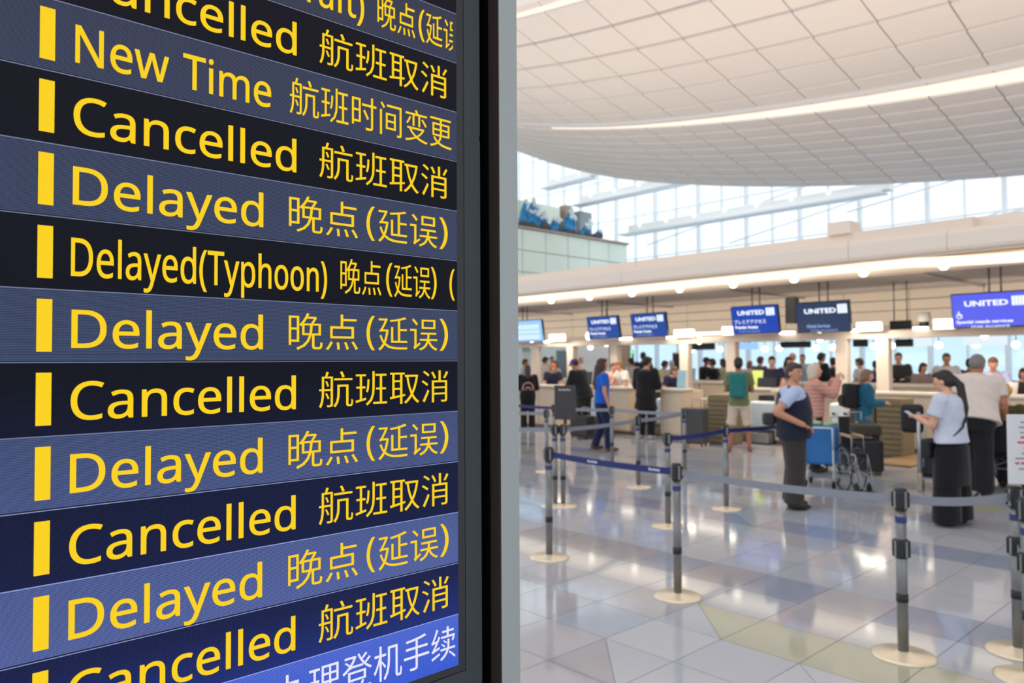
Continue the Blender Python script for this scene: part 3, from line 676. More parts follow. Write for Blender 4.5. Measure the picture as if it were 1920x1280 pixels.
for k, (px, py, d, lab) in POSTS.items():
    p = on_floor(px, py); PP[k] = (p.x, p.y); make_post(lab, p.x, p.y, bool(d), rz=.3)
p = on_floor(1055, 948); PP['E2'] = (p.x + .01, p.y); make_post('right one of two touching barrier posts under the black sign', p.x + .01, p.y, False, .3)
x_, y_ = col_y(1500, 8.9); PP['L'] = (x_, y_); make_post('barrier post behind the legs of the man in the navy vest', x_, y_, False, .3)
p = on_floor(1932, 1272); PP['D2'] = (p.x, p.y); make_post('barrier post cut off by the right edge of the picture', p.x, p.y, True, .2)
p = PP['K']; PP['Z1'] = (p[0] - 2.6, p[1] - .9); make_post('barrier post hidden behind the departure board, left queue lane', *PP['Z1'])
p = PP['E']; PP['Z2'] = (p[0] - 1.6, p[1] - .9); make_post('barrier post hidden behind the departure board, middle lane', *PP['Z2'])
p = PP['M']; PP['Z3'] = (p[0] - 1.9, p[1] + .3); make_post('barrier post hidden behind the departure board, far lane', *PP['Z3'])
def belt(a, b_, m_, label, sag=.012, marks=0, z=PH - .062):
    A = Vector((*PP[a], z)); B = Vector((*PP[b_], z)); d = (B - A).normalized(); nrm = Vector((-d.y, d.x, 0)); A = A + d * .045; B = B - d * .045
    b = NB(); n = 12; rows_ = []
    for i in range(n + 1):
        t = i / n; c = A.lerp(B, t) - Vector((0, 0, sag * 4 * t * (1 - t)))
        rows_.append([b.verts.new(c + nrm * s * .0012 + Vector((0, 0, h))) for s, h in ((-1, -.024), (1, -.024), (1, .024), (-1, .024))])
    for P, Q in zip(rows_[:-1], rows_[1:]):
        for k in range(4): b.faces.new((P[k], P[(k+1) % 4], Q[(k+1) % 4], Q[k]))
    b.faces.new(rows_[0]); b.faces.new(rows_[-1][::-1])
    o = obj('barrier_belt', b, m_); tag(o, label, 'belt', 'retractable barrier belts')
    for k in range(marks):
        t = (k + .75) / marks if marks < 3 else (k + .5) / marks; c = A.lerp(B, min(.97, t)) - Vector((0, 0, sag * 4 * t * (1 - t)))
        bm = NB()
        for s in (-1, 1):
            for q in range(5):
                cc = c + d * (-.05 + q * .022) + nrm * s * .0022
                v = [bm.verts.new(cc + d * a_ + Vector((0, 0, h))) for a_, h in ((0, -.008), (.015, -.008), (.015, .010 if q % 2 == 0 else .006), (0, .010 if q in (0, 3) else .006))]
                bm.faces.new(v)
        obj('printed_mark', bm, mat('belt_print_white', (220, 222, 230)), o)
belt('A', 'B', bluem, 'blue barrier belt with white print in front of the left queue lane', marks=2)
belt('B', 'C', greym, 'grey barrier belt across the legs of the man in the navy vest', sag=.02)
belt('C', 'D', greym, 'grey barrier belt across the black trousers of the woman with the phone', sag=.02)
belt('H', 'J', bluem, 'dark blue barrier belt below the dark suitcase')
belt('J', 'L', bluem, 'dark blue barrier belt in front of the man in beige shorts')
belt('E2', 'G', greym, 'grey barrier belt from the black sign, crossing in front of the woman in blue')
belt('G', 'I', greym, 'grey barrier belt rising to the post beside the dark suitcase')
belt('F', 'I', greym, 'far grey barrier belt in front of the white baggage machine')
belt('M', 'F', greym, 'grey barrier belt behind the black sign, at the waist of the woman in blue')
belt('Z2', 'E', greym, 'grey barrier belt left of the black sign, nearest of three')
belt('Z1', 'K', greym, 'grey barrier belt left of the black sign, between blue and grey ones')
belt('Z3', 'M', bluem, 'blue barrier belt left of the black sign, in front of the long haired woman')
belt('D', 'D2', greym, 'short grey barrier belt at the right edge', z=.60 - .01)

# signs carried by posts
def panel_sign(name, label, cat, x, y, z0, z1, w, m_, face, parts):
    t = thing(name, label, cat, (x, y, 0), face)
    b = NB(); bevel_box(b, (-w/2, -.012, z0), (w/2, .012, z1), .003, 1); p_ = obj('panel', b, m_, t)
    b = NB(); tube(b, (0, .0, z0 - .05), (0, 0, z0 + .02), .018); obj('holder', b, hb, t)
    for nm_, mm, rects in parts:
        b = NB()
        for (a0, c0, a1, c1) in rects: box(b, (a0, -.0135, c0), (a1, -.0122, c1))
        obj(nm_, b, mm, p_, kind='stuff')
    return t
zE0 = top_z(1060, 786, *PP['E']); zE1 = top_z(1060, 722, *PP['E'])
xe = (PP['E'][0] + PP['E2'][0]) / 2; ye = (PP['E'][1] + PP['E2'][1]) / 2
panel_sign('lane_sign', 'black lane sign on the pair of barrier posts, white lettering on top', 'sign', xe + .075, ye + .03, max(.945, zE0), zE1, .25, mat('sign_black', (52, 50, 54), rough=.5), math.radians(26),
           [('lettering', mat('print_pale', (200, 200, 200)), [(-.07 + i*.024, zE1 - .058, -.054 + i*.024, zE1 - .04 - (.006 if i % 2 else 0)) for i in range(6)])])
xd, yd = PP['D']; w_ = .40
random.seed(5)
red = mat('print_red', (190, 80, 84)); gry = mat('print_grey', (120, 118, 120))
rr, gr_ = [], []
z1 = top_z(1905, 776, xd, yd); z0 = top_z(1905, 905, xd, yd)
for i in range(11):
    zc_ = z1 - .045 - i * (z1 - z0 - .07) / 11
    x0 = -w_/2 + random.uniform(.03, .08)
    while x0 < w_/2 - .05:
        l = random.uniform(.02, .05); (rr if i in (3, 4, 8) else gr_).append((x0, zc_, min(x0 + l, w_/2 - .03), zc_ + (.012 if i in (3, 4, 8) else .007))); x0 += l + .008
tt = panel_sign('notice_sheet', 'white notice sheet with red and grey lines on a barrier post', 'sign', xd + .145, yd + .06, z0, z1, w_, mat('paper_white', (214, 214, 220), rough=.5), math.radians(47.5 - 10),
           [('red_lines', red, rr), ('grey_lines', gry, gr_)])

# ================================================================== HANGING SCREENS
def hang_sign(px0, px1, pyt, pyb, Y, label, m_, texts, w3, tilt=10, group='airline screens hanging over the counters'):
    xa, xb = on_y(px0, (pyt+pyb)/2, Y).x, on_y(px1, (pyt+pyb)/2, Y).x; xc = (xa + xb) / 2; pc = (px0 + px1) / 2
    zt, zb_ = on_y(pc, pyt, Y - .05).z, on_y(pc, pyb, Y + .05).z; W, H = xb - xa, (zt - zb_)
    t = thing('hanging_screen', label, 'screen', (xc, Y, 0), 0, group)
    R = Matrix.Translation((0, 0, (zt + zb_) / 2)) @ Matrix.Rotation(math.radians(tilt), 4, 'X')
    b = NB(); bevel_box(b, (-W/2, -.03, -H/2), (W/2, .05, H/2), .008, 1, R); c = obj('casing', b, mat('casing_dark', (28, 32, 44), rough=.4), t)
    b = NB(); box(b, (-W/2 + .015, -.034, -H/2 + .02), (W/2 - .015, -.0302, H/2 - .015), R); s = obj('display', b, m_, t)
    b = NB()
    for a_ in (-.09, .09): tube(b, (a_, .04, zt - .1), (a_, .04, zb + .0 - .14), .016, seg=8)
    obj('hanger', b, mat('hanger_grey', (110, 104, 100), rough=.4, metal=.4), t)
    if w3 is not None:
        for (s_, a0, a1, c0, c1, tm, k) in texts:     # fractions of the display
            if k == 'logo':
                b = NB(); box(b, (-W/2 + a0*W, -.0375, -H/2 + c0*H), (-W/2 + a1*W, -.0345, -H/2 + c1*H), R); lg = obj('emblem', b, tm, s)
                b = NB(); cxm, czm = -W/2 + (a0+a1)/2*W, -H/2 + (c0+c1)/2*H; rr_ = (a1-a0)*W*.5
                for kx in (-.5, 0, .5): box(b, (cxm + kx*rr_ - .003, -.039, czm - rr_*.8), (cxm + kx*rr_ + .003, -.0378, czm + rr_*.8), R)
                for kz in (-.5, 0, .5): box(b, (cxm - rr_*.8, -.039, czm + kz*rr_ - .003), (cxm + rr_*.8, -.0378, czm + kz*rr_ + .003), R)
                obj('emblem_grid', b, m_, lg); continue
            if k == 'wheel':
                b = NB(); cx_, cz_ = -W/2 + (a0+a1)/2*W, -H/2 + (c0+c1)/2*H; r_ = (a1-a0)*W/2
                torus(b, (cx_, -.037, cz_ - r_*.25), (0, 1, 0), r_*.62, r_*.1, 16, 4)
                tube(b, (cx_, -.037, cz_ - r_*.2), (cx_ - r_*.1, -.037, cz_ + r_*.6), r_*.12, seg=6); tube(b, (cx_, -.037, cz_), (cx_ + r_*.5, -.037, cz_ - r_*.1), r_*.1, seg=6); tube(b, (cx_ + r_*.4, -.037, cz_ - r_*.1), (cx_ + r_*.7, -.037, cz_ - r_*.7), r_*.1, seg=6)
                ell(b, (cx_ - r_*.1, -.037, cz_ + r_*.85), (r_*.18, .003, r_*.18), seg=8, rings=6)
                b.transform(R); obj('wheelchair_symbol', b, tm, s); continue
            me = cjk(s_, extrude=.01, offset=.03 if k == 'bold' else 0.008)
            ys = [v.co.y for v in me.vertices]; y0, h_ = min(ys), max(ys) - min(ys)
            for v in me.vertices: v.co.y = (v.co.y - y0) / h_
            fit_text(me, -W/2 + a0*W, -W/2 + a1*W, -H/2 + c0*H, (c1-c0)*H, lambda a, c, d: R @ Vector((a, -.0355 - d, c)), depth=.001)
            o = bpy.data.objects.new('lettering', me); COL.objects.link(o); me.materials.append(tm); o.parent = s
    return t
SW = glow('sign_white', (236, 244, 255), 1.3); SL_ = glow('sign_soft', (150, 180, 235), .9); 
SB = glow('sign_blue', (18, 70, 158), 1.0); SB2 = glow('sign_royal', (14, 66, 176), 1.0); SD = glow('sign_navy', (38, 58, 92), 1.0); SV = glow('sign_violet', (92, 100, 240), 1.0); SLB = glow('sign_pale', (150, 196, 250), 1.15)
prem = [('UNITED', .15, .72, .68, .84, SW, 'bold'), ('', .76, .93, .64, .90, SW, 'logo'), ('プレミアアクセス', .06, .74, .37, .52, SW, 'n'), ('Premier Access', .07, .56, .20, .31, SW, 'bold'), ('STAR ALLIANCE', .14, .60, .07, .13, SL_, 'n')]
YS = 15.0
hang_sign(1103, 1162, 592, 635, YS, 'blue airline screen, first one right of the grey frame with lettering', SB, prem, 1)
hang_sign(1185, 1251, 586, 632, YS, 'blue airline screen, second from the left, beside the first', SB, prem, 1)
hang_sign(1373, 1461, 572, 626, YS, 'bright blue airline screen above the man with the teal backpack', SB2, prem, 1)
hang_sign(1494, 1595, 564, 623, YS, 'dark navy airline screen with white airline name', SD,
          [('UNITED', .17, .76, .62, .78, SW, 'bold'), ('', .79, .96, .60, .88, SW, 'logo'), ('Global Services', .19, .63, .16, .27, SL_, 'bold'), ('STAR ALLIANCE', .26, .76, .03, .10, SL_, 'n')], 1)
hang_sign(1785, 1952, 546, 613, YS, 'large violet airline screen with a wheelchair symbol', SV,
          [('UNITED', .16, .66, .62, .78, SW, 'bold'), ('', .70, .84, .60, .86, SW, 'logo'), ('', .04, .14, .26, .50, SW, 'wheel'), ('Special needs services', .05, .70, .11, .22, SW, 'bold'), ('STAR ALLIANCE', .22, .66, -.0, .06, SW, 'n')], 1)
FW = glow('list_white', (222, 238, 255), 1.2); FG = glow('list_mint', (190, 232, 210), 1.1)
t = hang_sign(948, 1019, 600, 641, YS, 'pale blue flight list screen right beside the grey frame', SLB, [], 1)
ds = [o for o in bpy.data.objects if o.parent == t and o.name.startswith('display')][0]
ws = max(v.co.x for v in ds.data.vertices); zs = [v.co.z for v in ds.data.vertices]; zc_ = (max(zs) + min(zs)) / 2; hh_ = (max(zs) - min(zs)) / 2
for q in range(7):
    b = NB(); box(b, (-ws*.9, -.0365, -.022 + hh_*(.55 - q*.21)), (ws*.86, -.0345, .018 + hh_*(.55 - q*.21)), Matrix.Translation((0, 0, zc_)) @ Matrix.Rotation(math.radians(10), 4, 'X')); obj('list_row', b, FG if q in (2, 4) else FW, ds)
random.seed(9)

# ================================================================== COUNTER HALL: portal frames, lamps, desks
portal = mat('portal_taupe', (214, 198, 184), rough=.5); 
fr = thing('portal_frame', 'long pale frame of columns and beam standing over the counters', 'frame', (0, 15.5, 0))
zbm = on_y(1450, 632, 15.5).z
b = NB(); bevel_box(b, (-24, -.1, zbm - .09), (5, .1, zbm + .06), .01); obj('beam', b, portal, fr)
for px in (1005, 1073, 1155, 1286, 1374, 1581, 1658, 1990):
    x = on_y(px, 680, 15.5).x; b = NB(); bevel_box(b, (x - .12, -.1, 0), (x + .12, .1, zbm - .09), .01); obj('column', b, portal, fr)
wl_ = glow('lamp_box', (255, 244, 226), 4.5)
for i, (pa, pb_, pt, pb2, lab) in enumerate(((1031, 1058, 626, 640, 'glowing box lamp right of the flight list screen'), (1265, 1299, 617, 632, 'glowing box lamp between the two middle blue screens'), (1355, 1376, 612, 628, 'glowing box lamp touching the bright blue screen'),
                       (1607, 1651, 603, 621, 'glowing box lamp right of the dark navy screen'), (1751, 1789, 597, 617, 'glowing box lamp left of the large violet screen'))):
    Y = 15.2; A = on_y(pa, pb2, Y); B = on_y(pb_, pt, Y)
    t = thing('box_lamp', lab, 'lamp', ((A.x+B.x)/2, Y, A.z), group='box lamps on the counter beam')
    w = (B.x - A.x) / 2; h = B.z - A.z
    b = NB(); bevel_box(b, (-w, -.04, 0), (w, .04, h), .015); obj('diffuser', b, wl_, t)
    b = NB(); bevel_box(b, (-w - .02, .04, -.01), (w + .02, .09, h + .01), .008, 1); box(b, (-.03, .09, h*.3), (.03, .42, h*.6)); obj('housing', b, mat('lamp_white', (240, 232, 220)), t)
    if w > .2:
        l = bpy.data.lights.new('lamp_light', 'AREA'); l.shape = 'RECTANGLE'; l.size = 2*w; l.size_y = h; l.energy = 30; l.color = (1, .86, .68)
        lo = bpy.data.objects.new('lamp_light', l); COL.objects.link(lo); lo.parent = t; lo.location = (0, -.06, h/2); lo.rotation_euler = (PI/2 - .5, 0, 0)
# thin glowing shelves and pendant bulbs deeper in the hall
for i, (pa, pb_, py) in enumerate(((1020, 1030, 640), (1162, 1184, 635), (1250, 1264, 633), (1300, 1352, 626), (1462, 1490, 624), (1596, 1608, 620), (1712, 1740, 616))):
    Y = 15.35; A = on_y(pa, py, Y); B = on_y(pb_, py, Y)
    b = NB(); bevel_box(b, (A.x, Y - .03, A.z - .03), (B.x, Y + .03, A.z + .03), .008, 1); tag(obj('strip_lamp', b, wl_), 'thin glowing strip lamp on the counter beam, %s from the left' % nm[i], 'lamp', 'strip lamps on the counter beam')
pend = [(997, 646, 15.5), (1103, 630, 15.5), (1137, 644, 17.5), (1107, 651, 20), (1311, 637, 15.5), (1537, 632, 15.5), (1846, 624, 15.5), (1297, 656, 20), (1350, 655, 22), (1434, 654, 22), (1461, 653, 22), (1530, 652, 22), (1561, 651, 22), (1638, 649, 22), (1672, 648, 22), (1760, 647, 22), (1830, 646, 22), (1905, 646, 22)]
for i, (px, py, Y) in enumerate(pend):
    P = on_y(px, py, Y); r = .075 if Y < 17 else .10
    t = thing('pendant_lamp', 'small glowing pendant lamp seen under the canopy, %s from the left' % ['first','third','fourth','second','sixth','eleventh','seventeenth','fifth','seventh','eighth','ninth','tenth','twelfth','thirteenth','fourteenth','fifteenth','sixteenth','last'][i], 'lamp', P, group='pendant lamps behind the counters')
    b = NB(); ell(b, (0, 0, 0), (r, r, r * (1.5 if Y < 17 else .9)), seg=12, rings=8); obj('bulb', b, wl_, t)
    if Y < 17: b = NB(); tube(b, (0, 0, .1), (0, 0, (zbm if Y < 16 else zb + .1) - P.z), .01, seg=6); obj('cord', b, hb, t)
    else: b = NB(); tube(b, (0, 0, .08), (0, 0, zb + .1 - P.z), .01, seg=6); obj('cord', b, hb, t)
dk = mat('equipment_black', (26, 26, 28), rough=.4)
P = on_y(1186, 660, 18); t = thing('signal_lamp', 'small round green signal light behind the black coated man', 'light', (P.x, 18, 0))
b = NB(); ell(b, (0, -.03, P.z), (.055, .04, .055)); obj('green_lens', b, glow('signal_green', (96, 230, 140), 1.6), t)
b = NB(); tube(b, (0, .02, 0), (0, .02, P.z + .06), .03); tube(b, (0, .02, 0), (0, .02, .03), .14); obj('stand', b, dk, t)

deskm = mat('desk_beige', (216, 196, 172), rough=.5, noise_amt=.04, noise_scale=3); topm = mat('desk_top_cream', (236, 226, 210), rough=.35); kick = mat('kick_brown', (112, 88, 70)); dk = mat('equipment_black', (26, 26, 28), rough=.4); whm = mat('machine_white', (222, 232, 238), rough=.35)
def desk(px0, px1, label, Y=13.3):
    xa, xb = on_y(px0, 760, Y).x, on_y(px1, 760, Y).x; W = xb - xa
    t = thing('checkin_desk', label, 'desk', ((xa+xb)/2, Y, 0), 0, 'check-in desks')
    b = NB(); bevel_box(b, (-W/2, 0, .08), (W/2, .75, 1.02), .01); obj('body', b, deskm, t)
    for q in range(2 if W > .9 else 1):
        n_ = 2 if W > .9 else 1; b = NB(); bevel_box(b, (-W/2 + q*W/n_ + .01, -.015, .12), (-W/2 + (q+1)*W/n_ - .01, -.001, .98), .004, 1); obj('front_panel', b, deskm, t)
    b = NB(); bevel_box(b, (-W/2 - .03, -.08, 1.02), (W/2 + .03, .35, 1.07), .008); obj('ledge', b, topm, t)
    b = NB(); bevel_box(b, (-W/2 - .01, .35, .8), (W/2 + .01, .95, .84), .006, 1); obj('worktop', b, topm, t)
    b = NB(); box(b, (-W/2 + .02, .02, 0), (W/2 - .02, .7, .08)); obj('kick_plate', b, kick, t)
    return t, xa, xb
desks = [desk(1400, 1446, 'beige desk behind the large white baggage scale', 14.75), desk(1078, 1112, 'narrow beige desk below a small black monitor', 14.0)]
for a_, b_, lab in ((978, 1046, 'beige check-in desk behind the long haired woman'), (1137, 1178, 'narrow beige check-in desk between the woman in blue and the black coated man'), (1238, 1281, 'beige check-in desk with a bending clerk'),
                    (1452, 1502, 'beige check-in desk left of the pink jacket woman'), (1632, 1762, 'wide beige check-in desk right of the teal jacket woman'), (1810, 1960, 'beige check-in desk with a black screen at the right edge')):
    desks.append(desk(a_, b_, lab, 13.3 if a_ < 1400 else (13.8 if a_ < 1500 else 14.2)))
def bay(px0, px1, label, Y=13.6):
    xa, xb = on_y(px0, 790, Y).x, on_y(px1, 790, Y).x; W = xb - xa
    t = thing('baggage_scale', label, 'machine', ((xa+xb)/2, Y, 0), 0, 'white baggage scales between the desks')
    b = NB(); bevel_box(b, (-W/2, -.2, .02), (W/2, .85, .22), .02); obj('platform', b, mat('scale_steel', (150, 148, 146), rough=.35, metal=.5), t)
    b = NB(); bevel_box(b, (-W/2 + .02, .15, .24), (W/2 - .02, .45, .82), .05, 3); obj('shell', b, whm, t)
    b = NB(); bevel_box(b, (-W/2 + .05, .45, .24), (W/2 - .05, .75, .93), .02); obj('black_hood', b, dk, t)
    b = NB(); box(b, (-W/2, -.16, .222), (W/2, .14, .228)); obj('rubber_mat', b, dk, t)
    return t
bay(1181, 1206, 'white baggage scale left of the black coated man'); bay(1220, 1237, 'pale baggage scale right of the black coated man'); bay(1396, 1449, 'large white baggage scale right of the man with the teal backpack', 13.8)
bay(1545, 1578, 'white baggage scale behind the pink jacket woman', 14.2); bay(1096, 1116, 'small pale baggage scale left of the woman in blue', 12.95)
# ribbed brown side screens
ribm = mat('ribbed_brown', (128, 112, 86), rough=.7, noise_amt=.15, noise_scale=12)
def ribbed(px0, px1, Y, h, label):
    xa, xb = on_y(px0, 790, Y).x, on_y(px1, 790, Y).x; W = xb - xa
    t = thing('ribbed_screen', label, 'partition', ((xa+xb)/2, Y, 0), 0, 'ribbed brown side screens')
    b = NB(); bevel_box(b, (-W/2, 0, .0), (W/2, .55, h), .03); obj('core', b, ribm, t)
    k = 10
    for i in range(k): b = NB(); bevel_box(b, (-W/2 + .01, -.02, .05 + i*(h-.08)/k), (W/2 - .01, 0, .05 + (i+.7)*(h-.08)/k), .004, 1); obj('rib', b, ribm, t)
ribbed(1327, 1366, 13.0, .98, 'brown ribbed screen behind the dark suitcase'); ribbed(1612, 1640, 13.25, .95, 'brown ribbed screen right of the teal jacket woman'); ribbed(1643, 1692, 13.25, 1.0, 'wide brown ribbed screen beside the floor mat')
P = on_floor(1632, 870); Q = on_floor(1712, 838)
b = NB(); bevel_box(b, (P.x, P.y, 0), (on_y(1708, 860, P.y).x, P.y + 1.5, .035), .01); obj_ = obj('scale_mat', b, mat('mat_brown', (150, 122, 84), rough=.7, noise_amt=.2, noise_scale=20)); tag(obj_, 'brown low weighing mat in front of the ribbed screens', 'mat')

# the long back counter and what stands on it
BYC = 16.6
t = thing('back_counter', 'long cream counter running behind the front desks', 'counter', (0, BYC, 0))
for i in range(18):
    b = NB(); bevel_box(b, (-23 + i*1.5 + .01, 0, .06), (-23 + (i+1)*1.5 - .01, .06, 1.08), .008, 1); obj('front_panel', b, deskm, t)
b = NB(); box(b, (-23, .06, 0), (4, .6, 1.06)); obj('body', b, deskm, t)
b = NB(); bevel_box(b, (-23.05, -.08, 1.08), (4.05, .7, 1.14), .01); obj('counter_top', b, topm, t)
leaf = mat('leaf_green', (110, 160, 60), rough=.5)
P = on_y(1310, 730, 16.2)
t = thing('potted_plant', 'green plant standing in front of the back counter', 'plant', (P.x, 16.1, 0))
b = NB(); lathe(b, [(0, 0), (.16, 0), (.2, .38), (.17, .38), (.16, .34), (0, .34)], seg=16); obj('pot', b, topm, t)
b = NB(); random.seed(2)
for i in range(46):
    a = random.uniform(0, 2*PI); e = random.uniform(.5, 1.35); L = random.uniform(.35, .72); d = Vector((math.cos(a)*math.cos(e), math.sin(a)*math.cos(e), math.sin(e))); s = Vector((-d.y, d.x, 0)).normalized() * .03
    p0 = Vector((0, 0, .34)); m1 = p0 + d*L*.55; tip = p0 + d*L + Vector((0, 0, -.08)); v = [b.verts.new(x) for x in (p0, m1 + s, tip, m1 - s)]; b.faces.new(v)
obj('foliage', b, leaf, t)
# dark panels, small screens and bright boards deeper in the hall
for i, (pa, pb_, pt, pb2, Y, m_, lab) in enumerate((
    (1298, 1340, 643, 656, 19, dk, 'black hanging panel between the first two portal columns'), (1464, 1520, 639, 652, 19, dk, 'wide black hanging panel below the dark navy screen'),
    (1600, 1627, 636, 650, 19, dk, 'black hanging panel left of a portal column'), (1679, 1712, 635, 650, 19, dk, 'black hanging panel right of the widest portal column'), (1669, 1709, 600, 618, 16.2, dk, 'black box left of the small camera under the canopy'),
    (1384, 1399, 642, 655, 19, SLB, 'left small flight screen below the bright blue screen'), (1401, 1421, 642, 655, 19, SLB, 'right small flight screen below the bright blue screen'),
    (1713, 1748, 632, 649, 20, glow('board_white', (226, 240, 248), 1.05), 'bright white board right of the black hanging panel'), (1806, 1846, 630, 647, 20, glow('board_white', (226, 240, 248), 1.05), 'bright white board below the large violet screen'), (1850, 1888, 629, 647, 20, glow('board_white', (226, 240, 248), 1.05), 'bright white board right of the pendant lamp'),
    (1262, 1278, 663, 690, 19.5, dk, 'upright black screen left of the first portal column pair'), (1044, 1066, 658, 702, 19, mat('door_blue_grey', (110, 132, 146)), 'blue grey door leaf behind the red haired clerk'),
    (1066, 1069, 655, 702, 18.9, mat('dark_post', (60, 54, 44)), 'dark narrow post right of the blue grey door leaf'), (980, 1004, 652, 700, 19, mat('panel_grey_green', (192, 204, 206)), 'grey green wall panel behind the long haired woman'),
    (1084, 1142, 640, 700, 21, mat('panel_pale_blue', (232, 240, 244)), 'pale blue partition behind the woman in blue'), (1143, 1182, 640, 712, 21, mat('panel_taupe', (170, 152, 134)), 'taupe partition behind the white shirted clerk'))):
    A = on_y(pa, pb2, Y); B = on_y(pb_, pt, Y); w = (B.x-A.x)/2; tall = (pb2 > 680)
    t = thing('display_board' if not tall else 'partition', lab, 'panel', ((A.x+B.x)/2, Y, 0))
    b = NB(); bevel_box(b, (-w, -.03, 0.0 if tall else A.z), (w, .03, B.z), .008, 1); obj('panel', b, m_, t)
    b = NB()
    if not tall: [tube(b, (s*w*.6, 0, B.z), (s*w*.6, 0, zb + .1), .012, seg=6) for s in (-1, 1)]
    else: box(b, (-w - .02, -.05, 0), (w + .02, .05, .06)); box(b, (-w, -.04, B.z), (w, .04, B.z + .04))
    obj('hanger' if not tall else 'rail', b, hs if not tall else portal, t)
b = NB(); sp = on_y(1485, 582, 15.3); bevel_box(b, (-.11, -.1, -.28), (.11, .12, .28), .02); tag(obj('loudspeaker', b, mat('speaker_olive', (92, 92, 84)), loc=sp), 'grey green loudspeaker left of the dark navy screen', 'speaker')
sp = on_y(1733, 605, 15.6); t = thing('security_camera', 'small white dome camera with dark band under the canopy', 'camera', sp)
b = NB(); lathe(b, [(0, .2), (.11, .2), (.12, .05), (.09, .02)], seg=16); obj('body', b, mat('lamp_white', (240, 232, 220)), t)
b = NB(); lathe(b, [(.09, .02), (.085, -.05), (.05, -.1), (0, -.12)], seg=16); obj('lens_dome', b, dk, t)
# notices and screens on the counters
def stand_board(px, py0, py1, w, Y, m_, lab, z0=1.071, name='counter_notice', cat='sign'):
    A = on_y(px, py1, Y); A.z = z0; B = on_y(px, py0, Y); t = thing(name, lab, cat, (A.x, Y, A.z)); h = B.z - A.z
    b = NB(); bevel_box(b, (-w/2, -.01, 0), (w/2, .01, h), .004, 1, Matrix.Rotation(-.12, 4, 'X')); obj('sheet', b, m_, t)
    b = NB(); box(b, (-w/2, -.03, -.01), (w/2, .09, .005)); obj('foot', b, hs, t); return t
stand_board(1419, 694, 712, .26, 14.95, mat('notice_lime', (206, 226, 120)), 'lime green notice on the desk left of the clerk with glasses')
stand_board(1277, 694, 712, .22, 13.5, mat('notice_sky', (176, 214, 228)), 'pale blue notice beside the bending clerk')
stand_board(1297, 690, 708, .2, 16.7, mat('notice_sky', (176, 214, 228)), 'pale blue notice on the back counter', 1.141)
def monitor(px, py0, py1, w, Y, lab):
    A = on_y(px, py1, Y); A.z = 1.091; B = on_y(px, py0, Y); t = thing('desk_monitor', lab, 'monitor', (A.x, Y, A.z)); h = B.z - A.z
    b = NB(); bevel_box(b, (-w/2, -.015, 0), (w/2, .015, h), .006, 1, Matrix.Rotation(-.15, 4, 'X')); obj('screen_back', b, dk, t)
    b = NB(); bevel_box(b, (-w*.45, -.02, -.02), (w*.45, .16, .0), .003, 1); obj('stand', b, dk, t); return t
monitor(1868, 718, 738, .54, 14.35, 'black monitor seen from behind in front of the man in pale blue')
monitor(1437, 708, 724, .42, 14.9, 'black monitor in front of the clerk with glasses')
monitor(1100, 696, 712, .30, 14.15, 'black monitor behind the purple capped man')
t = thing('paper_cup', 'large white cup on the desk right of the black monitor', 'cup', (on_y(1900, 736, 14.3).x, 14.3, 1.07))
b = NB(); lathe(b, [(0, 0), (.05, 0), (.075, .2), (.07, .2), (.045, .01), (0, .01)], seg=18); obj('cup_body', b, topm, t)
b = NB(); torus(b, (0, 0, .2), (0, 0, 1), .073, .005, 18, 6); obj('rim', b, topm, t)

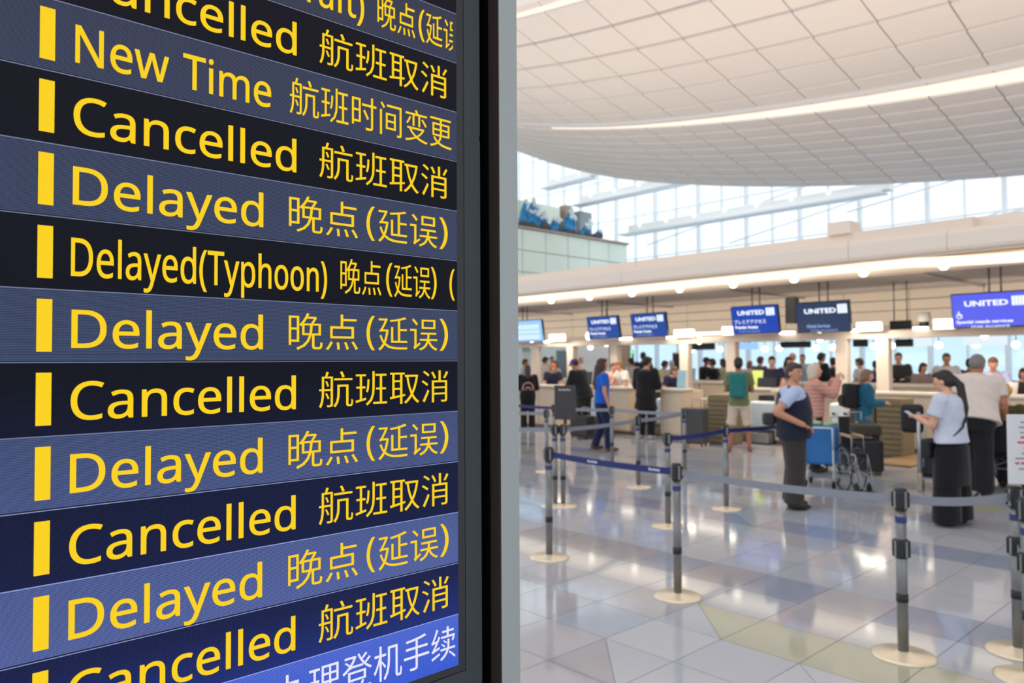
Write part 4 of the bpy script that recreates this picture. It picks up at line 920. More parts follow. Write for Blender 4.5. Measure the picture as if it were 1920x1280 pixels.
# ================================================================== PEOPLE
PENDING = []
def remeshed(name, bm, m, parent, vox, smooth=4, **kw):
    o = obj(name, bm, m, parent, **kw)
    r = o.modifiers.new('r', 'REMESH'); r.mode = 'VOXEL'; r.voxel_size = vox; r.use_smooth_shade = True
    s = o.modifiers.new('s', 'SMOOTH'); s.factor = .5; s.iterations = smooth
    PENDING.append(o); return o
SKIN = {'light': (218, 164, 138), 'mid': (196, 138, 108), 'tan': (170, 112, 86)}
def cloth(c, k=''): return mat('cloth_%d_%d_%d%s' % (*c, k), c, rough=.85, noise_amt=.1, noise_scale=14, bump=.25, bump_scale=22, spec=.2, sheen=.15)
def hairm(c): return mat('hair_%d_%d_%d' % c, c, rough=.55, noise_amt=.25, noise_scale=60, bump=.4, bump_scale=90)
shoe_k = 0
def person(label, x, y, H, heading, skin='light', build=1.0, lean=0.0, twist=0.0, head=(0, 0), arms=('down', 'down'), legs='stand', vox=.016,
           hair=('short', (34, 26, 24)), top=((60, 60, 60), 'short', 0.015, .86), bottom=((40, 40, 46), 'trousers'), shoes=(30, 28, 28), face=False, seat_z=None, extra=None, group=None, hands=None):
    """heading in degrees seen from the camera: 0 faces away, 90 faces right, 180 faces the camera, -90 faces left"""
    hands = (vox < .012) if hands is None else hands
    k = H / 1.735
    d = Vector((x, y, 0)).normalized(); base = math.atan2(d.y, d.x) - PI/2      # +Y of the figure along the sight line
    t = thing('person', label, 'person', (x, y, 0), base - math.radians(heading), group)
    P = lambda v: Vector(v) * k
    hipz = .92
    dz = 0.0
    if seat_z is not None: dz = seat_z / k - .86
    RL = Matrix.Translation((0, 0, hipz)) @ Matrix.Rotation(-lean, 4, 'X') @ Matrix.Rotation(twist, 4, 'Z') @ Matrix.Translation((0, 0, -hipz))
    def U(v): q = RL @ Vector(v); q.z += dz; return q * k         # upper body
    def Lw(v): q = Vector(v); q.z += dz; return q * k
    def ringloft(bm, rings, fn, seg=20, squash=1.0):
        rows = []
        for (zc, rx, ry, yo) in rings:
            rows.append([bm.verts.new(fn((rx * build * math.cos(2*PI*i/seg), yo + ry * (build if build > 1 else 1) * math.sin(2*PI*i/seg), zc))) for i in range(seg)])
        for A, B in zip(rows[:-1], rows[1:]):
            for i in range(seg): bm.faces.new((A[i], A[(i+1) % seg], B[(i+1) % seg], B[i]))
        bm.faces.new(rows[0][::-1]); bm.faces.new(rows[-1])
    sw = .175 * (1 + (build - 1) * .6)
    belly = .03 if build > 1.1 else 0
    torso = [(.84, .150, .105, -.01), (.92, .168, .118, -.012), (1.02, .150, .110 + belly, belly*.5), (1.12, .142, .105 + belly, .0 + belly*.5), (1.24, .162, .118, .0), (1.34, .178, .116, -.005), (1.41, .165, .095, -.01), (1.455, .095, .07, -.01), (1.49, .056, .056, -.002)]
    # legs
    HP = {}
    if legs == 'stand': LG = {s: (( s*.09, 0, .88), (s*.105, .015, .48), (s*.11, -.02, .09)) for s in (-1, 1)}
    elif legs == 'walk': LG = {1: ((.09, 0, .88), (.10, .09, .49), (.10, .10, .09)), -1: ((-.09, 0, .88), (-.09, .02, .48), (-.09, -.12, .11))}
    elif legs == 'apart': LG = {s: ((s*.09, 0, .88), (s*.15, .02, .48), (s*.17, -.01 + .05*s, .09)) for s in (-1, 1)}
    else: LG = {s: ((s*.1, 0, .86), (s*.12, .43, .84), (s*.12, .47, .84 - .40)) for s in (-1, 1)}
    fz = (lambda v: Lw(v))
    # arms
    AR = {}
    for s, a in ((-1, arms[0]), (1, arms[1])):
        S = (s*sw, -.005, 1.395)
        E_, Wr = {'down': ((s*(sw + .075), -.02, 1.12), (s*(sw + .085), .06, .87)), 'fwd': ((s*(sw + .06), .06, 1.12), (s*.12, .30, 1.13)),
                  'phone': ((s*(sw + .04), .09, 1.12), (s*.07, .33, 1.20)), 'raised': ((s*(sw + .03), .24, 1.27), (s*.07, .34, 1.50)), 'hip': ((s*(sw + .10), -.22, 1.16), (s*(sw + .06), .09, 1.01)),
                  'desk': ((s*(sw + .07), .15, 1.15), (s*(sw - .03), .40, 1.08)), 'push': ((s*(sw + .06), .08, 1.12), (s*(sw + .03), .34, 1.0)), 'reach': ((s*(sw + .03), .20, 1.25), (s*(sw - .02), .46, 1.22)),
                  'back': ((s*(sw + .07), -.12, 1.13), (s*(sw + .04), -.10, .89))}[a]
        AR[s] = (U(S), U(E_), U(Wr), a)
    ab = 1 + max(0, build - 1) * .6
    # body
    bm = NB(); ringloft(bm, torso, U)
    for s in (-1, 1):
        h, kn, an = LG[s]
        tube(bm, fz(h), fz(kn), .078*k, .054*k, 12); ell(bm, fz(kn), (.054*k,)*3, seg=10, rings=6); tube(bm, fz(kn), fz(an), .052*k, .036*k, 12); ell(bm, fz(h), (.088*k,)*3, seg=10, rings=6)
        ft = Vector(an); tube(bm, fz(ft), fz(ft + Vector((s*.02, .12, -.05))), .036*k, .03*k, 8)
        S, E_, W, a = AR[s]
        ell(bm, S, (.058*k,)*3, seg=10, rings=6); tube(bm, S, E_, .050*k*ab, .043*k*ab, 12); ell(bm, E_, (.039*k,)*3, seg=10, rings=6); tube(bm, E_, W, .041*k*ab, .028*k*ab, 12); ell(bm, W, (.026*k,)*3, seg=8, rings=5)
        dirn = (W - E_).normalized(); side = dirn.cross(Vector((0, 0, 1))); side = side.normalized() if side.length > .2 else Vector((1, 0, 0)); nrm_ = side.cross(dirn)
        if hands:
            palm = W + dirn*.045*k
            for q in range(4):
                o_ = side * (q - 1.5) * .019*k; r = (.0095, .010, .0098, .0085)[q]*k; Lf = (.052, .06, .057, .045)[q]*k
                a0 = W + dirn*.01*k + o_*.5; a1 = W + dirn*.082*k + o_; a2 = a1 + (dirn*.85 - nrm_*.35).normalized()*Lf*.6; a3 = a2 + (dirn*.35 - nrm_*.9).normalized()*Lf*.5
                tube(bm, a0, a1, r*1.35, r*1.15, 8); tube(bm, a1, a2, r*1.1, r, 8); tube(bm, a2, a3, r, r*.85, 8); ell(bm, a1, (r*1.2,)*3, seg=8, rings=5); ell(bm, a3, (r*.9,)*3, seg=8, rings=5)
            th0 = W + dirn*.02*k - side*s*.02*k; th1 = th0 + (dirn*.6 - side*s*.7 - nrm_*.3).normalized()*.045*k; th2 = th1 + (dirn*.9 - nrm_*.4).normalized()*.035*k
            tube(bm, th0, th1, .013*k, .011*k, 8); tube(bm, th1, th2, .011*k, .009*k, 8); ell(bm, th1, (.011*k,)*3, seg=8, rings=5)
        else:
            tube(bm, W, W + dirn*.08*k, .026*k, .034*k, 8); tube(bm, W + dirn*.07*k, W + (dirn*.15 - nrm_*.03)*k, .033*k, .018*k, 8); tube(bm, W + dirn*.02*k, W + dirn*.07*k - side*s*.045*k, .014*k, .01*k, 6)
    # neck and head
    HR = Matrix.Translation((0, .0, 1.50)) @ Matrix.Rotation(math.radians(-head[0]), 4, 'Z') @ Matrix.Rotation(math.radians(head[1]), 4, 'X') @ Matrix.Translation((0, 0, -1.50))
    def Hd(v): return U(HR @ Vector(v))
    tube(bm, U((0, -.005, 1.44)), Hd((0, .01, 1.57)), .056*k, .052*k, 12)
    def hell(bm_, c, r, seg=14, rings=10):
        b2 = bmesh.new(); ell(b2, c, r, seg=seg, rings=rings); mp = {}
        for v in b2.verts: mp[v] = bm_.verts.new(Hd(v.co))
        for f in b2.faces: bm_.faces.new([mp[v] for v in f.verts])
        b2.free()
    hell(bm, (0, .015, 1.635), (.074, .092, .098)); hell(bm, (0, .045, 1.575), (.055, .06, .058)); hell(bm, (0, .075, 1.538), (.028, .026, .022), 8, 6)
    tube(bm, Hd((0, .10, 1.64)), Hd((0, .122, 1.597)), .010*k, .016*k, 8)
    for s in (-1, 1): hell(bm, (s*.076, .01, 1.605), (.010, .020, .030), 8, 6)
    remeshed('body', bm, mat('skin_' + skin, SKIN[skin], rough=.55, noise_amt=.05, noise_scale=20), t, vox)
    if face:
        for s in (-1, 1):
            b = NB(); hell(b, (s*.031, .0985, 1.632), (.014, .008, .0075), 8, 6); obj('eye', b, mat('eye_white', (210, 206, 200)), t)
            b = NB(); hell(b, (s*.031, .1045, 1.632), (.0065, .004, .0065), 8, 6); obj('iris', b, mat('eye_dark', (34, 24, 20)), t)
            b = NB(); hell(b, (s*.032, .099, 1.655), (.019, .008, .005), 8, 5); obj('eyebrow', b, hairm(hair[1]), t)
        b = NB(); hell(b, (0, .099, 1.568), (.024, .01, .007), 8, 6); obj('mouth', b, mat('lip_rose', (168, 96, 88)), t)
    # hair
    st, hc = hair[0], hair[1]; hv = max(vox*.8, .010); b = NB()
    if st != 'bald':
        if st == 'cap':
            hell(b, (0, -.005, 1.645), (.084, .10, .085)); hm_ = hairm(hc)
        else:
            hell(b, (0, -.012, 1.655), (.084, .100, .092)); hell(b, (0, -.035, 1.615), (.080, .085, .09)); hell(b, (0, .05, 1.705), (.062, .05, .035))
            hm_ = hairm(hc)
        if st in ('bob', 'long'):
            for s in (-1, 1): hell(b, (s*.068, -.01, 1.585), (.024, .055, .085))
            hell(b, (0, -.06, 1.56), (.078, .045, .09))
        if st == 'bob': hell(b, (0, -.055, 1.53), (.085, .05, .07))
        if st == 'long':
            tube(b, Hd((0, -.06, 1.60)), U((0, -.115, 1.22)), .085*k, .075*k, 10); ell(b, U((0, -.115, 1.2)), (.08*k, .04*k, .07*k))
        if st == 'pony':
            hell(b, (0, -.07, 1.60), (.07, .05, .06)); hell(b, (0, -.095, 1.62), (.035, .035, .04)); tube(b, Hd((0, -.10, 1.63)), Hd((0, -.13, 1.53)), .03*k, .045*k, 10); tube(b, Hd((0, -.14, 1.55)), U((.02, -.155, 1.30)), .045*k, .045*k, 10); tube(b, U((.02, -.155, 1.31)), U((.03, -.15, 1.14)), .045*k, .015*k, 8)
        if st == 'curly':
            random.seed(int(x * 100) & 255)
            for q in range(26):
                a = random.uniform(0, 2*PI); e = random.uniform(-.35, 1.4)
                c = Vector((math.cos(a)*math.cos(e)*.078, -.015 + math.sin(a)*math.cos(e)*.085, 1.64 + math.sin(e)*.075))
                if c.y > .045 and c.z < 1.68: continue
                hell(b, c, (.030,)*3, 7, 5)
        remeshed('hair', b, hm_, t, hv, smooth=2)
    if st == 'cap':
        b = NB(); cc = cloth(hair[2]); hell(b, (0, .005, 1.675), (.092, .108, .078)); hell(b, (0, .13, 1.665), (.062, .065, .012)); remeshed('cap', b, cc, t, hv, smooth=2)
    # top garment
    tc, sl, off, hem = top
    b = NB(); rings = [(z, rx + off, ry + off, yo) for z, rx, ry, yo in torso if z < 1.47]
    lo = [(hem, max(.168, .150 + off) + off, .118 + off + (belly*.6), 0 + belly*.3)]
    rings = lo + [r for r in rings if r[0] > hem + .02]
    rings[-1] = (1.462, .085 + off*.3, .066 + off*.3, -.008)
    ringloft(b, rings, U)
    for s in (-1, 1):
        S, E_, W, a = AR[s]
        ell(b, S, ((.060 + off)*k,)*3, seg=10, rings=6)
        if sl == 'none': continue
        if sl == 'short':
            M_ = S.lerp(E_, .62); tube(b, S, M_, (.054 + off)*k, (.058 + off)*k, 12)
        else:
            tube(b, S, E_, (.052 + off)*k, (.046 + off)*k, 12); ell(b, E_, ((.047 + off)*k,)*3, seg=10, rings=6); tube(b, E_, E_.lerp(W, .95), (.045 + off)*k, (.034 + off)*k, 12)
    if extra and 'hood' in extra: ell(b, U((0, -.09, 1.44)), (.11*k, .07*k, .06*k))
    remeshed({'short': 'shirt', 'long': 'jacket', 'none': 'vest'}[sl], b, cloth(tc), t, vox, smooth=3)
    # legwear
    bc, kind = bottom; b = NB(); w = .016 + min(.03, max(0, build - 1) * .12)
    if kind == 'wide':
        ringloft(b, [(.46, .262, .150, 0), (.60, .245, .155, 0), (.75, .220, .155, 0), (.88, .195, .145, -.01), (.98, .160, .125, 0), (1.03, .155, .12, 0)], lambda v: Lw(v))
        for s in (-1, 1): tube(b, fz((s*.10, 0, .84)), fz((s*.135, 0, .06)), .125*k, .15*k, 14)
    else:
        ringloft(b, [(.80, .160, .120, -.01), (.92, .172 + .006, .122 + .006, -.012), (1.0, .152 + .008, .112 + .006 + belly, belly*.5)], lambda v: Lw(v) if seat_z is None else Lw(v))
        for s in (-1, 1):
            h, kn, an = LG[s]; wd = .012 if kind == 'slim' else w + .006
            ell(b, fz(h), ((.09 + wd)*k,)*3, seg=10, rings=6); tube(b, fz(h), fz(kn), (.086 + wd)*k, (.060 + wd)*k, 12)
            if kind != 'shorts':
                ell(b, fz(kn), ((.060 + wd)*k,)*3, seg=10, rings=6); tube(b, fz(kn), fz(Vector(an) + Vector((0, 0, -.02))), (.058 + wd)*k, (.044 + wd*1.4)*k, 12)
            else: tube(b, fz(Vector(h).lerp(Vector(kn), .8)), fz(Vector(kn) + Vector((0, 0, .03))), (.07 + wd)*k, (.078 + wd)*k, 12)
    remeshed('shorts' if kind == 'shorts' else 'trousers', b, cloth(bc), t, vox, smooth=3)
    for s in (-1, 1):
        an = Vector(LG[s][2]); z0 = -.05 if seat_z is None or True else 0
        b = NB(); ell(b, fz(an + Vector((s*.015, .055, -.045))), (.047*k, .135*k, .045*k), seg=12, rings=8); ell(b, fz(an + Vector((0, -.03, -.01))), (.043*k, .05*k, .06*k), seg=10, rings=6)
        for v in b.verts:
            if seat_z is None and v.co.z < .004: v.co.z = .004
        obj('shoe', b, mat('shoe_%d_%d_%d' % shoes, shoes, rough=.5), t)
    t['_k'] = k
    return t, U, Lw, Hd, AR, k
def at(px, py_foot, top_px):
    p = on_floor(px, py_foot); return p.x, p.y, top_z(px, top_px, p.x, p.y)
def aty(px, Y, top_px):
    x, y = col_y(px, Y); return x, y, top_z(px, top_px, x, y)

# ---- man in the navy vest
x, y, H = at(1490, 952, 680); H *= 1.0
man, U, Lw, Hd, AR, k = person('man in a navy vest and pale shirt, hand on hip, in dark grey trousers', x, y, H, 84, 'mid', 1.3, .0, 0, (50, -10), ('down', 'hip'), 'stand', .009,
    ('short', (58, 42, 34)), ((176, 190, 222), 'short', .016, .93), ((58, 54, 54), 'trousers'), (26, 24, 24), True)
# waistcoat, pouch
b = NB()
for (zc, rx, ry, yo), (zd, rx2, ry2, yo2) in zip([(.84,.2,.155,0),(1.0,.188,.158,.01),(1.15,.182,.16,.012),(1.28,.19,.15,0),(1.36,.165,.135,-.004)], [(1.0,.188,.158,.01),(1.15,.182,.16,.012),(1.28,.19,.15,0),(1.36,.165,.135,-.004),(1.42,.11,.105,-.01)]):
    seg = 20; A = [b.verts.new(U((rx*1.30*math.cos(2*PI*i/seg), yo + ry*1.32*math.sin(2*PI*i/seg), zc))) for i in range(seg)]; B = [b.verts.new(U((rx2*1.30*math.cos(2*PI*i/seg), yo2 + ry2*1.32*math.sin(2*PI*i/seg), zd))) for i in range(seg)]
    for i in range(seg): b.faces.new((A[i], A[(i+1)%seg], B[(i+1)%seg], B[i]))
    b.faces.new(A[::-1]); b.faces.new(B)
remeshed('vest', b, cloth((34, 38, 56)), man, .010, 3)
b = NB()
for s in (-1, 1): tube(b, U((s*.10, .10, 1.36)), U((s*.12, -.08, 1.43)), .045*k, .045*k, 8)
remeshed('vest_strap', b, cloth((34, 38, 56)), man, .010, 2)
b = NB(); bevel_box(b, (-.085, -.33, .92), (.085, -.19, 1.06), .03, 2); obj('pouch', b, dk, man, label='black belt pouch')
b = NB(); tube(b, U((0, .11, 1.44)), U((0, .175, 1.16)), .012, .012, 6); obj('lanyard', b, cloth((70, 110, 190)), man)

# ---- woman with phone
x, y, H = at(1787, 984, 702)
wom, U, Lw, Hd, AR, k = person('woman with a long dark ponytail and pale blouse looking down at her phone', x, y, H * 1.03, -64, 'light', 1.08, .04, 0, (-14, -16), ('phone', 'phone'), 'stand', .009,
    ('pony', (38, 28, 28)), ((196, 201, 218), 'short', .036, .92), ((24, 23, 28), 'wide'), (22, 22, 24), True)
hm = (AR[-1][2] + AR[1][2]) / 2 + Vector((0, .10, .02)) * k
b = NB(); bevel_box(b, (-.036, -.004, -.072), (.036, .004, .072), .004, 2, Matrix.Translation(hm) @ Matrix.Rotation(-1.0, 4, 'X')); ph = obj('smartphone', b, mat('phone_silver', (196, 200, 210), rough=.3)); ph.location = wom.location; ph.rotation_euler = wom.rotation_euler; tag(ph, 'silver smartphone held by the woman with the ponytail', 'phone')
b = NB(); bevel_box(b, (-.11, -.045, -.10), (.11, .045, .10), .03, 3, Matrix.Translation(U((-.16, .16, .86)))); path(b, [U((-.10, .12, .95)), U((-.08, .155, 1.15)), U((.05, .10, 1.40)), U((.11, -.02, 1.46)), U((.08, -.15, 1.34)), U((-.06, -.165, 1.1)), U((-.17, -.08, .98)), U((-.2, .08, .93))], .010)
bag = obj('shoulder_bag', b, mat('bag_black', (20, 20, 22), rough=.6)); bag.location = wom.location; bag.rotation_euler = wom.rotation_euler; tag(bag, 'black crossbody bag hanging on the woman with the ponytail', 'bag')

# ---- big man pushing the wheelchair, seated curly person
x, y, H = at(1826, 930, 672); 
bigm, *_r = person('tall grey haired man in a beige shirt bending over a wheelchair', x, y, H * 1.06, 14, 'tan', 1.5, .34, 0, (10, -14), ('push', 'push'), 'stand', .011,
    ('short', (120, 116, 114)), ((214, 200, 192), 'short', .03, .88), ((30, 30, 34), 'trousers'), (26, 26, 28))
x2, y2 = col_y(1880, y + .50)
sit, *_r = person('seated person with curly blond hair and an olive jacket in a wheelchair', x2, y2, top_z(1880, 736, x2, y2) / 1.27 * 1.735, 12, 'light', 1.0, 0, 0, (0, 0), ('fwd', 'fwd'), 'sit', .012,
    ('curly', (206, 160, 92)), ((74, 70, 44), 'long', .03, .88), ((38, 38, 44), 'trousers'), (30, 30, 32), seat_z=.50)

# ---- pink jacket, teal jacket
x, y, H = at(1528, 884, 682)
pk, U, Lw, Hd, AR, k = person('white haired woman in a pink jacket holding something white up to her face', x, y, H, 78, 'light', 1.05, .03, 0, (5, 4), ('raised', 'raised'), 'stand', .012,
    ('bob', (206, 190, 172)), ((206, 150, 136), 'long', .036, .80), ((34, 32, 34), 'trousers'), (40, 36, 36))
qm = cloth((206, 150, 136)); nt = qm.node_tree; wv = nt.nodes.new('ShaderNodeTexWave'); wv.bands_direction = 'Z'; wv.inputs['Scale'].default_value = 5.5; wv.inputs['Distortion'].default_value = .6
bpn = [n for n in nt.nodes if n.bl_idname == 'ShaderNodeBump'][0]; bpn.inputs['Strength'].default_value = .4; bpn.inputs['Distance'].default_value = .03; tcn = [n for n in nt.nodes if n.bl_idname == 'ShaderNodeTexCoord'][0]
nt.links.new(tcn.outputs['Object'], wv.inputs['Vector']); nt.links.new(wv.outputs['Fac'], bpn.inputs['Height'])
b = NB(); hm = (AR[-1][2] + AR[1][2]) / 2 + Vector((0, .10, .04)) * k; bevel_box(b, (-.06, -.01, -.04), (.06, .01, .04), .005, 1, Matrix.Translation(hm)); o = obj('smartphone', b, mat('phone_white', (236, 234, 232), rough=.4)); o.location = pk.location; o.rotation_euler = pk.rotation_euler; tag(o, 'white phone held up by the woman in the pink jacket', 'phone')
x, y, H = at(1622, 868, 692)
tl, U, Lw, Hd, AR, k = person('woman with short brown hair, teal jacket and grey trousers standing by the desks', x, y, H, 76, 'light', 1.05, .05, 0, (8, -12), ('fwd', 'fwd'), 'stand', .012,
    ('bob', (128, 98, 76)), ((32, 96, 124), 'long', .034, .76), ((118, 114, 128), 'trousers'), (40, 44, 62))
def backpack(owner, U, k, m_, lab, s=1.0, w=.15):
    b = NB(); bevel_box(b, (-w*s, -.33*s, 1.0), (w*s, -.15, 1.46), .06, 3)
    for v in b.verts: v.co = U(v.co)
    o = obj('backpack', b, m_); o.location = owner.location; o.rotation_euler = owner.rotation_euler; tag(o, lab, 'backpack')
    b = NB(); bevel_box(b, (-w*.75*s, -.37*s, 1.03), (w*.75*s, -.32*s, 1.24), .02, 2)
    for v in b.verts: v.co = U(v.co)
    obj('front_pocket', b, m_, o)
    b = NB()
    for q in (-1, 1): path(b, [U((q*.10, -.17, 1.40)), U((q*.12, -.04, 1.47)), U((q*.13, .13, 1.34)), U((q*.17, .08, 1.12)), U((q*.12, -.15, 1.05))], .016)
    obj('strap', b, m_, o)
backpack(tl, U, k, mat('pack_black', (24, 24, 26), rough=.8), 'black backpack on the woman in the teal jacket', 1.15, .16)

# ---- teal backpack man, black coat man, blue woman
x, y, H = at(1387, 846, 670)
gm, U, Lw, Hd, AR, k = person('man in a green shirt and beige shorts with a teal backpack', x, y, H, 4, 'tan', 1.0, .0, 0, (8, 0), ('fwd', 'fwd'), 'apart', .012,
    ('short', (38, 32, 30)), ((120, 128, 88), 'short', .024, .84), ((206, 190, 172), 'shorts'), (150, 84, 74))
backpack(gm, U, k, mat('pack_teal', (22, 112, 112), rough=.7), 'teal backpack on the man in beige shorts', 1.0, .155)
x, y, H = at(1212, 822, 668)
person('man in a long black coat with dark curly hair, facing the desks', x, y, H, 22, 'mid', 1.05, .03, 0, (30, -16), ('fwd', 'fwd'), 'stand', .012, ('curly', (28, 24, 24)), ((28, 27, 30), 'long', .05, .62), ((26, 26, 30), 'trousers'), (190, 190, 196))
x, y, H = at(1129, 846, 672)
person('woman in a bright blue shirt and navy trousers walking past the desks', x, y, H, 74, 'mid', 1.0, .02, 0, (0, 0), ('down', 'down'), 'walk', .012, ('long', (62, 42, 36)), ((20, 88, 190), 'short', .026, .90), ((24, 32, 66), 'trousers'), (92, 56, 46))
# ---- left group
x, y = col_y(989, 12.6); H = top_z(989, 684, x, y)
lg, U, Lw, Hd, AR, k = person('woman with long brown hair and black jacket with a pink arch print on the back', x, y, H, -4, 'light', 1.1, 0, 0, (0, -4), ('fwd', 'fwd'), 'stand', .012, ('long', (58, 38, 34)), ((24, 23, 25), 'long', .04, .80), ((24, 24, 28), 'trousers'), (30, 28, 28))
b = NB(); pr = mat('print_pink', (206, 160, 156))
pts = [(-.13, 1.06), (-.125, 1.16), (-.09, 1.24), (0, 1.27), (.09, 1.24), (.125, 1.16), (.13, 1.06)]
for (a0, c0), (a1, c1) in zip(pts[:-1], pts[1:]): tube(b, U((a0*1.05, -.175 + abs(a0)*.35, c0)), U((a1*1.05, -.175 + abs(a1)*.35, c1)), .016, seg=6)
pts = [(-.06, 1.06), (-.04, 1.14), (.04, 1.14), (.06, 1.06)]
for (a0, c0), (a1, c1) in zip(pts[:-1], pts[1:]): tube(b, U((a0, -.172, c0)), U((a1, -.172, c1)), .014, seg=6)
obj('back_print', b, pr, lg)
x, y = col_y(1094, 12.6)
person('man in a purple cap and black jacket leaning over a desk', x, y, top_z(1094, 676, x, y) * 1.05, -50, 'tan', 1.15, .35, 0, (0, -5), ('desk', 'desk'), 'stand', .013, ('cap', (30, 26, 26), (86, 58, 132)), ((30, 32, 32), 'long', .035, .80), ((44, 42, 36), 'trousers'), (30, 30, 30))
# clerks and people behind the desks: px, depth Y, head-top px, heading, hair, top colour, sleeves, arms, lean, label, skin
crowd = [
 (1034, 14.9, 681, 170, ('bob', (176, 98, 54)), (40, 42, 66), 'short', ('desk', 'desk'), .45, 'red haired clerk in navy bending over the left desk', 'light'),
 (1176, 14.8, 677, -120, ('short', (150, 98, 62)), (236, 222, 214), 'short', ('desk', 'reach'), .35, 'clerk in a white shirt reaching down, orange brown hair', 'light'),
 (1145, 15.0, 680, 150, ('short', (70, 48, 42)), (222, 178, 166), 'short', ('desk', 'desk'), .2, 'person in a pale pink top behind the woman in blue', 'light'),
 (1258, 14.8, 687, 165, ('bob', (84, 56, 46)), (40, 42, 70), 'short', ('desk', 'desk'), .5, 'clerk in navy bending down beside the pale blue notice', 'light'),
 (1447, 15.95, 668, 178, ('short', (52, 38, 34)), (48, 48, 74), 'short', ('desk', 'desk'), .1, 'clerk in navy looking over the black monitor beside the lime notice', 'light'),
 (1862, 15.5, 670, 180, ('short', (122, 78, 56)), (176, 184, 224), 'short', ('desk', 'desk'), .3, 'brown haired man in a pale blue shirt bending over the black monitor', 'light'),
 (1319, 18.6, 670, 60, ('cap', (40, 40, 44), (52, 60, 80)), (28, 28, 30), 'short', ('fwd', 'fwd'), .1, 'man in black with a blue grey cap behind the back counter', 'tan'),
 (1338, 17.9, 672, -60, ('short', (60, 40, 34)), (32, 32, 38), 'short', ('fwd', 'down'), .05, 'person in a dark shirt second behind the back counter', 'mid'),
 (1358, 18.9, 672, -30, ('bob', (66, 42, 36)), (178, 176, 146), 'short', ('down', 'down'), .1, 'person in a pale olive shirt third behind the back counter', 'light'),
 (1422, 19.5, 668, 40, ('short', (80, 52, 44)), (108, 82, 84), 'short', ('fwd', 'fwd'), .1, 'person in a mauve shirt beyond the lime notice', 'mid'),
 (1404, 20.5, 676, 20, ('bob', (120, 82, 72)), (186, 160, 152), 'short', ('down', 'down'), .1, 'person in a dusty pink top beyond the teal backpack', 'light'),
 (1475, 18.4, 669, 150, ('long', (48, 36, 34)), (168, 172, 214), 'short', ('desk', 'desk'), .1, 'long haired person in a lavender top beyond the man in the navy vest', 'light'),
 (1484, 20.5, 660, 90, ('bald', (60, 50, 46)), (40, 40, 48), 'long', ('down', 'down'), 0, 'bald man in a dark jacket standing far behind the counters', 'light'),
 (1505, 21.5, 664, 180, ('short', (70, 60, 56)), (130, 160, 170), 'short', ('down', 'down'), 0, 'far person in grey blue before the windows', 'mid'),
 (1533, 19.0, 661, 50, ('short', (48, 38, 36)), (36, 38, 42), 'long', ('down', 'fwd'), .15, 'dark haired man in a black jacket behind the pink jacket woman', 'mid'),
 (1562, 20.0, 670, -30, ('short', (40, 34, 32)), (48, 48, 50), 'long', ('down', 'down'), 0, 'person in dark clothes left of a portal column', 'mid'),
 (1617, 19.0, 671, -60, ('short', (96, 66, 56)), (226, 214, 206), 'short', ('fwd', 'fwd'), .1, 'person in a white shirt behind the teal jacket woman', 'light'),
 (1641, 20.0, 676, 0, ('short', (44, 34, 60)), (64, 50, 110), 'long', ('down', 'down'), 0, 'person in a purple jacket behind a portal column', 'mid'),
 (1685, 19.0, 661, 185, ('short', (52, 42, 38)), (64, 64, 60), 'long', ('fwd', 'fwd'), 0, 'man in a dark grey suit standing beyond the back counter', 'light'),
 (1724, 18.0, 680, 150, ('bob', (84, 50, 44)), (168, 140, 136), 'short', ('desk', 'desk'), .2, 'seated woman in a mauve top behind the back counter', 'light'),
 (1774, 18.2, 662, 170, ('short', (90, 72, 62)), (220, 216, 218), 'short', ('down', 'down'), .05, 'man in a white shirt and dark tie behind the grey haired man', 'mid'),
 (1818, 18.6, 672, 20, ('short', (40, 36, 36)), (34, 36, 44), 'long', ('down', 'down'), 0, 'person in black right of the grey haired man', 'mid'),
 (1206, 18.6, 660, 10, ('short', (36, 32, 34)), (48, 50, 62), 'short', ('down', 'down'), 0, 'man in dark blue far behind the black coated man', 'mid'),
 (1191, 17.6, 671, -40, ('short', (40, 34, 34)), (206, 200, 200), 'short', ('fwd', 'fwd'), .25, 'dark haired person in a pale shirt bending beside the black coated man', 'mid'),
 (1238, 17.6, 676, 60, ('short', (74, 44, 40)), (222, 206, 176), 'short', ('down', 'fwd'), .2, 'brown haired person in a cream top right of the black coated man', 'mid'),
 (1259, 18.4, 676, 0, ('short', (190, 190, 196)), (196, 196, 200), 'short', ('down', 'down'), 0, 'white haired person above the bending clerk', 'light'),
 (1013, 17.75, 669, 60, ('short', (44, 36, 34)), (226, 214, 204), 'short', ('fwd', 'fwd'), .25, 'dark haired person in white behind the red haired clerk', 'light'),
 (1035, 19.8, 668, 180, ('short', (50, 40, 40)), (190, 180, 176), 'short', ('down', 'down'), 0, 'person in grey furthest behind the red haired clerk', 'mid'),
 (1049, 18.45, 676, -90, ('bob', (120, 90, 78)), (206, 190, 186), 'short', ('reach', 'fwd'), .2, 'person in pale clothes before the blue grey door', 'light'),
 (984, 18.0, 673, 90, ('short', (70, 56, 56)), (180, 186, 200), 'short', ('down', 'down'), 0, 'person in pale blue beside the departure board frame', 'mid'),
 (1088, 19.6, 668, 100, ('bald', (90, 60, 50)), (222, 200, 192), 'short', ('down', 'down'), 0, 'person in pale pink beyond the purple capped man', 'light'),
 (1916, 16.0, 690, 170, ('bob', (96, 40, 36)), (60, 50, 52), 'short', ('desk', 'desk'), .2, 'red brown haired person at the right edge desk', 'light'),
]
